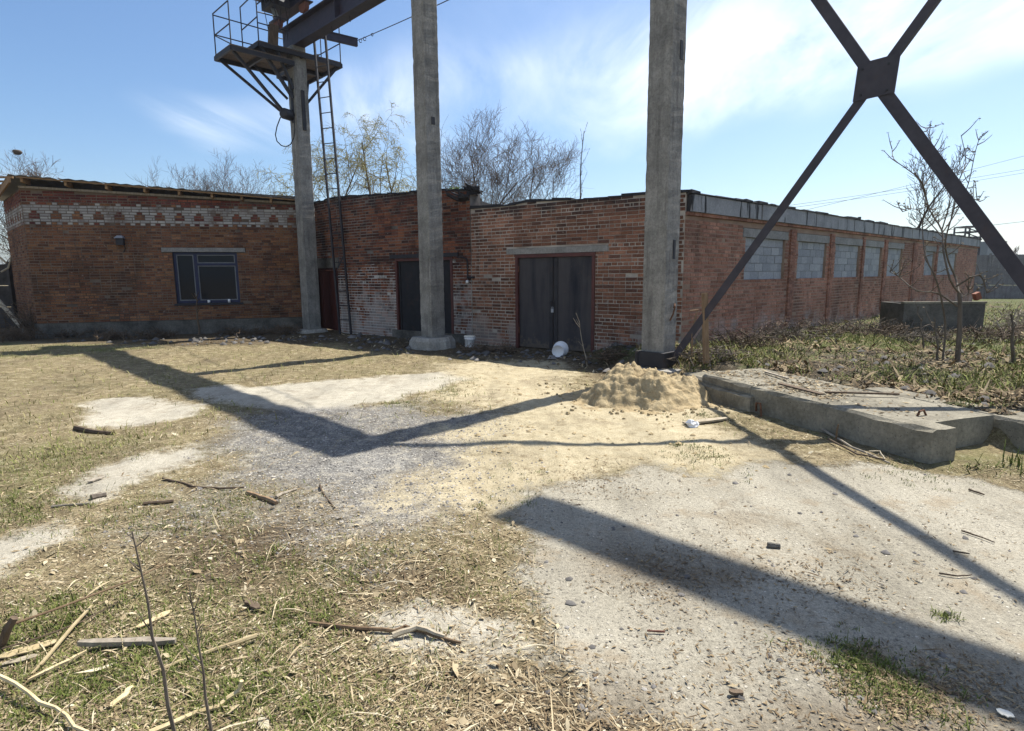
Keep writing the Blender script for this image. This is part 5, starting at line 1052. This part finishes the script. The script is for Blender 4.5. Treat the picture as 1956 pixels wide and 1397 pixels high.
stick([(1794,1095),(1830,1101),(1856,1098)],.005,.003,W_DARK,'thin_twig','dark twig on the concrete near the right edge, lower of two','twig')
stick([(1820,1053),(1852,1058)],.006,.004,W_DARK,'short_stick','short stick in the brace shadow at the right','stick')
stick([(1236,1205),(1270,1207)],.005,.005,S_RUST,'iron_rod','short straight iron rod on the near concrete','rod')
stick([(1392,1322),(1420,1328)],.012,0,W_DARK,'bark_piece','dark bark scrap on the concrete near the bottom edge','bark',flatk=.012)
stick([(1465,1042),(1490,1044)],.02,.018,C_PLIN,'stone','dark loose stone in the middle of the concrete','stone')
stick([(1905,1360),(1935,1366)],.02,0,PAPER,'paper_scrap','small cream paper scrap at the lower right','paper',flatk=.004)
stick([(1570,820,.03),(1630,855,.03),(1700,885)],.012,.008,W_GREY,'dry_stalk','upper grey stalk bundled along the foot of the footing','stalk')
stick([(1580,838,.03),(1640,868,.02),(1690,878,.04)],.01,.006,W_DARK,'dry_stalk','lower dark stalk bundled along the foot of the footing','stalk')
stick([(1690,878,.02),(1680,862,.06),(1660,862,.05)],.008,.005,W_PALE,'dry_stalk','pale curled stalk end at the foot of the footing','stalk')
stick([(1596,842,0),(1600,800,.0)],.008,.006,W_STAKE,'dry_stalk','x','stalk') if False else None
p = GH(1597,842); mb = MB(); mb.tube([p,p+Vector((.0,.0,.1)),p+Vector((.012,0,.17))],[.012,.01,.008],5); tag(mb.build('peg',W_STAKE,None,False,p),'small upright wooden peg before the long footing block','peg')
stick([(1850,935),(1880,945)],.009,.006,W_DARK,'short_stick','short stick on the concrete edge below the recessed slab end','stick')
# sticks and stakes by the nearest column
p = GH(1349,694); st = P(1346,560,p,(1,0,0)); mb = MB(); mb.cbar((p+st)/2,(1,.3,0),(-.3,1,0),(st-p),.085,.05,(st-p).length); tag(mb.build('wooden_stake',W_STAKE,None,False,p),'upright brown wooden stake right of the nearest column','stake')
p = GH(1308,690); st = P(1278,612,p,(1,0,0)); mb = MB(); mb.tube([p,p.lerp(st,.5)+Vector((.01,0,0)),st],[.022,.026,.015],6); tag(mb.build('leaning_stick',W_GREY,None,False,p),'grey stick leaning against the foot of the nearest column','stick')
p = GH(1322,680); q = lambda x,y: P(x,y,p,(1,0,0)); mb = MB(); mb.tube([p,q(1322,640),q(1330,600),q(1334,592),q(1318,594)],[.014,.014,.012,.01,.01],5); tag(mb.build('bent_rod',W_STAKE,None,False,p),'thin bent brown rod between the stake and the nearest column','rod')
p = GH(1300,700); mb = MB(); mb.tube([q(1305,690),q(1330,655),q(1345,630)],[.07,.06,.05],7) ; tag(mb.build('log',W_BARK,None,False,p),'dark log propped along the lower end of the cross brace','log')
pa = PY(-8,485,19.4); mb = MB(); mb.tube([pa,PY(12,502,19.4),PY(22,490,19.5),PY(16,512,19.4),PY(2,520,19.3)],.03,5); tag(mb.build('pale_branch',W_PALE,None,False,pa),'pale twisted branch over the dark fence at the far left','branch')
pa = GH(8,640); mb = MB(); mb.beam(PY(-5,572,18.6),PY(38,622,18.2),.16,.03,(0,1,.3)); tag(mb.build('leaning_plank',W_GREY,None,False,pa),'grey plank leaning at the far left by the fence','plank')
# ------------------------------------------------------------------ scattered cover
def tone_mat(name, cols, rough=.9, trans=0):
    m = M(name,rough,.15); r = m.attr('tone'); k = len(cols); c = m.ramp(r,*[(i/(k-1),q) for i,q in enumerate(cols)]); m.col(c); return m.m
LIT = tone_mat('dry_litter',[(.08,.055,.035),(.16,.115,.065),(.26,.2,.12),(.36,.29,.18),(.46,.39,.26),(.58,.52,.38)]); GRS = tone_mat('grass_blades',[(.065,.085,.02),(.10,.125,.03),(.155,.175,.05),(.23,.22,.085),(.36,.31,.15)]); STN = tone_mat('yard_stones',[(.09,.085,.08),(.16,.15,.14),(.24,.225,.205),(.32,.3,.27),(.42,.39,.34)])
def sample(n, rmin, rmax, half=62, seed=0, az0=0):
    g = np.random.default_rng(seed); r = np.exp(g.uniform(math.log(rmin),math.log(rmax),n)); a = np.radians(g.uniform(-half,half,n)+az0); return r*np.sin(a), r*np.cos(a), g
def blocked(x, y):      # footing, sand pile, walls
    s = (x-FQ[0])*FA[0]+(y-FQ[1])*FA[1]; t = (x-FQ[0])*FN[0]+(y-FQ[1])*FN[1]
    b = (s > -.8) & (s < 3.35) & (t > -.08) & (t < 1.15)
    b |= np.hypot((x-pc.x)/1.1,(y-pc.y)/.95) < .85
    def behind(W): 
        u = (x-W.p0.x)*W.d.x+(y-W.p0.y)*W.d.y; v = (x-W.p0.x)*W.n.x+(y-W.p0.y)*W.n.y; return (u > -.3) & (u < W.L+.3) & (v < .06) & (v > -9)
    for W in (W1,W2,V1,V2,U1,U2): b |= behind(W)
    return b
def zones(x, y): 
    z = {k: zone(k,x,y) for k in ZON}; z['plot'] = plotM(x,y); z['bare'] = np.clip(z['concrete']+z['pale']+z['sand']+z['gravel']*.8,0,1); return z
def chips(name, n, rmin, rmax, seed, L, W, prob, label, tone0=0, tone1=1, up=.12, half=62, mat=LIT, cat='litter', az0=0):
    x, y, g = sample(n,rmin,rmax,half,seed,az0); z = zones(x,y); keep = (g.random(n) < prob(z,g,n,x,y)) & ~blocked(x,y); x, y = x[keep], y[keep]; n = len(x); h = HT(x,y)
    th = g.uniform(0,6.283,n); l = L*np.exp(g.normal(0,.5,n)); w_ = W*np.exp(g.normal(0,.4,n)); tl = g.normal(0,up,n); bend = g.uniform(-.25,.4,n)*l*.5
    dx, dy = np.cos(th), np.sin(th); sx, sy = -dy, dx; c = np.stack([x,y,h+.004+np.abs(tl)*l*.5],1); D = np.stack([dx,dy,tl],1)*(l/2)[:,None]; S = np.stack([sx,sy,g.normal(0,.3,n)],1)*(w_/2)[:,None]; B = np.zeros((n,3)); B[:,2] = bend
    # six corners: a leaf-like strip bent in the middle
    V = np.stack([c-D,c-D*.2-S+B*.6,c+D*.2-S*.9+B*.6,c+D,c+D*.2+S*.9+B*.6,c-D*.2+S+B*.6],1).reshape(-1,3); i = np.arange(n)*6
    F = np.concatenate([np.stack([i,i+1,i+2,i+5],1)*0+np.stack([i,i+1,i+5,i+5],1)]) if False else None
    F = np.concatenate([np.stack([i,i+1,i+5],1),np.stack([i+1,i+2,i+4],1),np.stack([i+1,i+4,i+5],1),np.stack([i+2,i+3,i+4],1)]); t = np.clip(g.beta(1.6,1.9,n)*(tone1-tone0)+tone0,0.005,1)
    return tag(soup(name,V,F,mat,np.tile(t,4)),label,cat,kind='stuff')
def blades(name, n, rmin, rmax, seed, L, W, prob, label, half=62, az0=0, lay_=.8, tones=(0,1), at=None):
    if at is not None: g = np.random.default_rng(seed); x, y = at; keep = ~blocked(x,y)
    else: x, y, g = sample(n,rmin,rmax,half,seed,az0); z = zones(x,y); keep = (g.random(n) < prob(z,g,n,x,y)) & ~blocked(x,y)
    x, y = x[keep], y[keep]; n = len(x); h = HT(x,y)
    th = g.uniform(0,6.283,n); l = L*np.exp(g.normal(0,.4,n)); w_ = W*np.exp(g.normal(0,.25,n)); lean = g.uniform(.1,lay_,n)*1.45
    d = np.stack([np.cos(th)*np.sin(lean),np.sin(th)*np.sin(lean),np.cos(lean)],1); d2 = np.stack([np.cos(th)*np.sin(lean+.5),np.sin(th)*np.sin(lean+.5),np.cos(lean+.5)],1); s = np.stack([-np.sin(th),np.cos(th),0*th],1)*(w_/2)[:,None]
    b = np.stack([x,y,h-.003],1); m_ = b+d*(l*.55)[:,None]; tpt = m_+d2*(l*.45)[:,None]; tpt[:,2] = np.maximum(tpt[:,2],h+.003)
    V = np.stack([b-s,b+s,m_+s*.8,m_-s*.8,tpt],1).reshape(-1,3); i = np.arange(n)*5; F = np.concatenate([np.stack([i,i+1,i+2],1),np.stack([i,i+2,i+3],1),np.stack([i+3,i+2,i+4],1)]); t = np.clip(g.beta(1.5,1.8,n)*(tones[1]-tones[0])+tones[0],.005,1)
    return tag(soup(name,V,F,GRS,np.tile(t,3)),label,'grass',kind='stuff')
def stones(name, n, rmin, rmax, seed, S, prob, label, half=62, flatk=.6, mat=STN, tones=(0,1), cat='stones'):
    x, y, g = sample(n,rmin,rmax,half,seed); z = zones(x,y); keep = (g.random(n) < prob(z,g,n,x,y)) & ~blocked(x,y); x, y = x[keep], y[keep]; n = len(x); h = HT(x,y); s = S*np.exp(np.clip(g.normal(0,.35,n),-.8,.75))
    th = g.uniform(0,6.283,n); base = np.array([(1,0,-.1),(.3,.9,.1),(-.8,.55,0),(-.85,-.5,.05),(.25,-.95,0),(.35,.1,.75),(-.4,-.1,.8)]); V = base[None]*g.uniform(.65,1.25,(n,7,3))*s[:,None,None]; V[:,:,2] *= flatk*1.3
    c, q = np.cos(th)[:,None], np.sin(th)[:,None]; X = V[:,:,0]*c-V[:,:,1]*q; Y = V[:,:,0]*q+V[:,:,1]*c; W_ = np.stack([X+x[:,None],Y+y[:,None],V[:,:,2]+(h+s*.12)[:,None]],2).reshape(-1,3); i = np.arange(n)*7
    tri = [(0,1,5),(1,2,6),(1,6,5),(2,3,6),(3,4,6),(4,5,6),(4,0,5)]; F = np.concatenate([np.stack([i+a,i+b,i+e],1) for a,b,e in tri]); t = np.clip(g.uniform(tones[0],tones[1],n),.005,1)
    return tag(soup(name,W_,F,mat,np.tile(t,7)),label,cat,kind='stuff')
lawn = lambda z: np.clip(1-z['bare'],0,1)
chips('dry_leaf_litter',260000,1.5,10,1,.02,.0052,lambda z,g,n,x,y: np.clip(lawn(z)*(.55+.45*(fbm(x*2,y*2,3,3)+.3))*(1-.35*z['plot'])*(1-.6*z['dark']),0,1),'scattered dry straw and bark litter over the yard grass',.0,1)
chips('dry_leaves',5500,1.5,8,2,.032,.016,lambda z,g,n,x,y: lawn(z)*.6*(1-z['plot']),'curled tan dead leaves among the yard grass',.3,1,.25)
chips('wood_chips',1500,1.6,5,3,.06,.009,lambda z,g,n,x,y: lawn(z)*.6*sstep(1.2,-1.5,x+.3*y),'pale wood chips and splinters in the lower left grass',.5,1,.1)
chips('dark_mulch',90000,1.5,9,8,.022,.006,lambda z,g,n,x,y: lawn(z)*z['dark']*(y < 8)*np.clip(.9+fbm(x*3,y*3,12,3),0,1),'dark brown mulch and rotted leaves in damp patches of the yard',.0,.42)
chips('straw_stalks',26000,1.6,9,4,.13,.0032,lambda z,g,n,x,y: lawn(z)*.5,'long dry straw stalks in the yard grass',.1,1,.06)
chips('edge_crumbs',27000,1.6,8,5,.02,.007,lambda z,g,n,x,y: np.clip(z['concrete'],0,1)*(.02+.55*z['dark']*sstep(-.1,.18,fbm(x*2.6,y*2.6,29,4))+.5*sstep(.06,.2,fbm(x*1.3,y*1.3,71,4))),'leaf crumbs scattered on the concrete',.0,.55,.2)
chips('slab_litter',26000,4.5,14,6,.05,.02,lambda z,g,n,x,y: z['plot']*.85,'dead leaves covering the raised plot at right',.0,.5,.35,24,LIT,'litter',38)
chips('far_plot_litter',30000,8,32,9,.09,.03,lambda z,g,n,x,y: z['plot']*sstep(-.1,.15,-fbm(x*.8,y*.8,25,4)),'dead leaves and stalks on the far part of the plot',.0,.6,.4,24,LIT,'litter',36)
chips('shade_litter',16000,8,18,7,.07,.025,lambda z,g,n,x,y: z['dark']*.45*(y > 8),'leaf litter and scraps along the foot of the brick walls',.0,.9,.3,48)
gprob = lambda z,g,n,x,y: np.clip(lawn(z)*(.24+.95*z['green'])*sstep(-.12,.12,fbm(x*1.6,y*1.6,44,3)+.16*z['green'])*(1-.7*z['dark']),0,1)
blades('yard_grass',190000,1.5,9,11,.035,.0038,gprob,'short green and yellowing grass in the yard')
blades('far_grass',60000,7,19,12,.06,.008,lambda z,g,n,x,y: np.clip(lawn(z)*(.25+.8*z['green'])*(1-z['dark']),0,1)*(x < 2),'short dry grass towards the left building',tones=(.45,1))
blades('plot_grass',110000,5,20,13,.06,.009,lambda z,g,n,x,y: z['plot']*sstep(-.09,.1,fbm(x*.9,y*.9,21,3)+sstep(8,13,y)*.12-.04),'fresh green grass patches on the raised plot at right',26,38,tones=(0,.7))
def tufts(name, spots, L, W, label, tones=(0,.6), lay_=.75):
    g = np.random.default_rng(len(name)*7); xs, ys = [], []
    for px,py,rad,cnt in spots:
        c = GH(px,py); k = max(3,cnt//14); cx, cy = g.normal(c.x,rad,k), g.normal(c.y,rad,k); j = g.integers(0,k,cnt); xs.append(cx[j]+g.normal(0,.018+rad*.08,cnt)); ys.append(cy[j]+g.normal(0,.018+rad*.08,cnt))
    blades(name,0,1,2,1,L,W,None,label,tones=tones,lay_=lay_,at=(np.concatenate(xs),np.concatenate(ys)))
blades('far_plot_weeds',70000,9,34,17,.10,.012,lambda z,g,n,x,y: z['plot']*sstep(-.12,.12,fbm(x*.7,y*.7,23,4)),'rough weeds and dry grass towards the far fence',24,36,.75,(.25,1))
tufts('crack_grass',[(1650,1262,.09,900),(1690,1310,.10,1100),(1625,1290,.10,500),(1740,1340,.12,500),(1804,1177,.025,160),(1330,868,.14,420),(1300,850,.1,200),(1375,880,.15,300),(865,752,.22,420),(872,725,.25,350),(770,770,.1,160),(755,771,.06,120),(380,985,.2,700),(430,960,.16,400),(1330,795,.2,300),(1010,905,.12,160),(960,965,.15,200),(880,790,.06,90),(1760,910,.2,300),(1560,830,.2,300)],.024,.0042,'green grass tufts in cracks of the concrete and sand')
tufts('lower_left_tufts',[(120,1180,.12,700),(60,1200,.12,500),(180,1290,.1,700),(330,1260,.12,800),(560,1180,.15,900),(470,1320,.1,700),(620,1370,.1,500),(60,960,.2,700),(30,1000,.15,500),(220,990,.2,600),(110,880,.3,600),(200,855,.3,500),(380,1060,.2,500),(640,1110,.2,500),(40,1340,.1,500),(520,1090,.2,500)],.034,.004,'thicker tufts of fresh grass in the lower left of the yard')
blades('footing_weeds',5000,4,7,15,.11,.01,lambda z,g,n,x,y: sstep(3.5,3.9,x)*sstep(-.2,.1,z['green']-.3)*(1-z['plot']),'taller green weeds at the end of the concrete footing',30,38,.7,(0,.5))
stones('gravel',60000,2.6,11,21,.0075,lambda z,g,n,x,y: np.clip(z['gravel']*1.1,0,1)*.95,'grey crushed gravel spread in the middle of the yard')
stones('loose_pebbles',2600,1.6,9,22,.007,lambda z,g,n,x,y: np.clip(z['concrete'],0,1)*.35,'small loose pebbles on the concrete',tones=(0,1))
stones('dark_pebbles',650,1.8,7,25,.014,lambda z,g,n,x,y: np.clip(z['concrete']+z['gravel'],0,1)*.5,'dark coarser pebbles scattered on the concrete and gravel',tones=(0,.3))
stones('sand_clods',2600,5,12,23,.02,lambda z,g,n,x,y: z['sand']*.4,'crumbled clods on the sandy ground',mat=SAND)
stones('plot_clods',2500,5,16,24,.05,lambda z,g,n,x,y: z['plot']*.35,'dark soil clods on the raised plot',tones=(0,.06),half=62)
stones('wall_rubble',1500,9,19,26,.06,lambda z,g,n,x,y: z['dark']*.55*(y > 8),'small rubble along the foot of the brick walls',half=50,tones=(0,.4))

g = np.random.default_rng(61); n = 3200; ss = g.uniform(-.2,2.95,n); tt = g.uniform(.05,1.2,n); keep = g.random(n) < np.clip(fbm(ss*1.6,tt*2.2,5,4)*2.2+.30,.03,1)*np.where(ss > 1.9,.25,1); ss, tt = ss[keep], tt[keep]; n = len(ss)
c = np.stack([FQ[0]+FA[0]*ss+FN[0]*tt,FQ[1]+FA[1]*ss+FN[1]*tt,np.where(tt < .3,.322,.30)],1); th = g.uniform(0,6.283,n); l = .022*np.exp(g.normal(0,.4,n)); D = np.stack([np.cos(th),np.sin(th),g.normal(0,.12,n)],1)*l[:,None]; S = np.stack([-np.sin(th),np.cos(th),g.normal(0,.2,n)],1)*(l*.35)[:,None]
V = np.stack([c-D,c-S,c+D,c+S+np.array([0,0,.006])],1).reshape(-1,3); i = np.arange(n)*4
tag(soup('slab_leaves',V,np.concatenate([np.stack([i,i+1,i+2],1),np.stack([i,i+2,i+3],1)]),LIT,np.tile(np.clip(g.beta(1.3,2,n),.01,.9),2)),'dead leaves and twigs strewn over the concrete slab','litter',kind='stuff')
for k,(a,b,c_,d_) in enumerate(((1.05,.36,1.75,.30),(1.6,.5,2.05,1.1),(.2,.9,.8,.72))):
    mb = MB(); p, q = FP(a,b,.32 if b > .3 and d_ > .3 else .335), FP(c_,d_,.337); mb.beam(p,q,.07 if k == 0 else .03,.018 if k == 0 else .02); tag(mb.build('broken_board' if k == 0 else 'short_stick',W_DARK if k < 2 else W_GREY,None,False,p),('dark broken board lying along the edge of the concrete slab','dark stick lying across the concrete slab','grey stick on the far end of the concrete slab')[k],'board' if k == 0 else 'stick')

def heap_crumbs(name, px, py, rx, n, label, L=.022, W=.006, t0=0, t1=.7, seed=5):
    g = np.random.default_rng(seed); c = GH(px,py); x = g.normal(c.x,rx,n); y = g.normal(c.y,rx*.8,n); m_ = (g.random(n) < sstep(-.2,.15,fbm(x*5,y*5,33,3))); x, y = x[m_], y[m_]; n = len(x); h = HT(x,y); th = g.uniform(0,6.283,n); l = L*np.exp(g.normal(0,.5,n)); w_ = W*np.exp(g.normal(0,.4,n)); tz = g.normal(0,.2,n)
    C_ = np.stack([x,y,h+.004+np.abs(tz)*l*.5],1); D = np.stack([np.cos(th),np.sin(th),tz],1)*l[:,None]*.5; S = np.stack([-np.sin(th),np.cos(th),g.normal(0,.3,n)],1)*w_[:,None]*.5; V = np.stack([C_-D,C_-S,C_+D,C_+S],1).reshape(-1,3); i = np.arange(n)*4
    return tag(soup(name,V,np.concatenate([np.stack([i,i+1,i+2],1),np.stack([i,i+2,i+3],1)]),LIT,np.tile(np.clip(g.beta(1.4,2.2,n)*(t1-t0)+t0,.005,1),2)),label,'litter',kind='stuff')
heap_crumbs('swept_litter',1690,1300,.24,5200,'heap of dark dead leaves round the grass tuft on the lower right concrete')
heap_crumbs('leaf_crumbs',1560,1110,.3,900,'thin trail of dark leaf crumbs across the middle of the concrete',t1=.5,seed=6)
heap_crumbs('leaf_crumbs',1270,1095,.22,900,'dark leaf crumbs in the beam shadow on the concrete',t1=.5,seed=7)
heap_crumbs('leaf_crumbs',1130,925,.4,900,'dark crumbs where the sand meets the concrete',t1=.4,seed=8)

hb = MB(); hb.bar((-1600,-1600,-1.2),(3200,0,0),(0,3200,0),(0,0,27)); hm = bpy.data.materials.new('haze'); hm.use_nodes = True; hm.node_tree.nodes.clear(); ho = hm.node_tree.nodes.new('ShaderNodeOutputMaterial'); hv = hm.node_tree.nodes.new('ShaderNodeVolumePrincipled'); hv.inputs['Color'].default_value = (.8,.86,.95,1); hv.inputs['Density'].default_value = .0006; hv.inputs['Anisotropy'].default_value = .7; hm.node_tree.links.new(hv.outputs[0],ho.inputs['Volume'])
tag(hb.build('haze',hm),'thin bright spring haze over the yard','haze',kind='stuff')

stones('wall_debris',5200,12,20,27,.05,lambda z,g,n,x,y: z['dark']*.8*sstep(-.1,.1,fbm(x*1.2,y*1.2,91,3))*(y > 11.5),'dark earth clods and rubble heaped at the wall foot',half=50,tones=(0,.1),cat='rubble')
g = np.random.default_rng(77); n = 420; a_ = g.uniform(0,6.283,n); rr_ = np.abs(g.normal(.8,.3,n)); xs_ = pc.x+np.cos(a_)*rr_*1.1; ys_ = pc.y+np.sin(a_)*rr_*.95
mb = MB(); R = random.Random(5)
for x_,y_ in zip(xs_,ys_):
    k = R.uniform(.008,.03); mb.lathe([(.001,-k),(k*R.uniform(.8,1.2),-k*.2),(k*R.uniform(.5,.9),k*.6),(.001,k*.8)],(x_,y_,hz(x_,y_)+k*.3),(R.uniform(-.3,.3),R.uniform(-.3,.3),1),5)
tag(mb.build('spilled_sand_clods',SAND),'crumbled lumps of sand spilled round the heap','sand',kind='stuff')
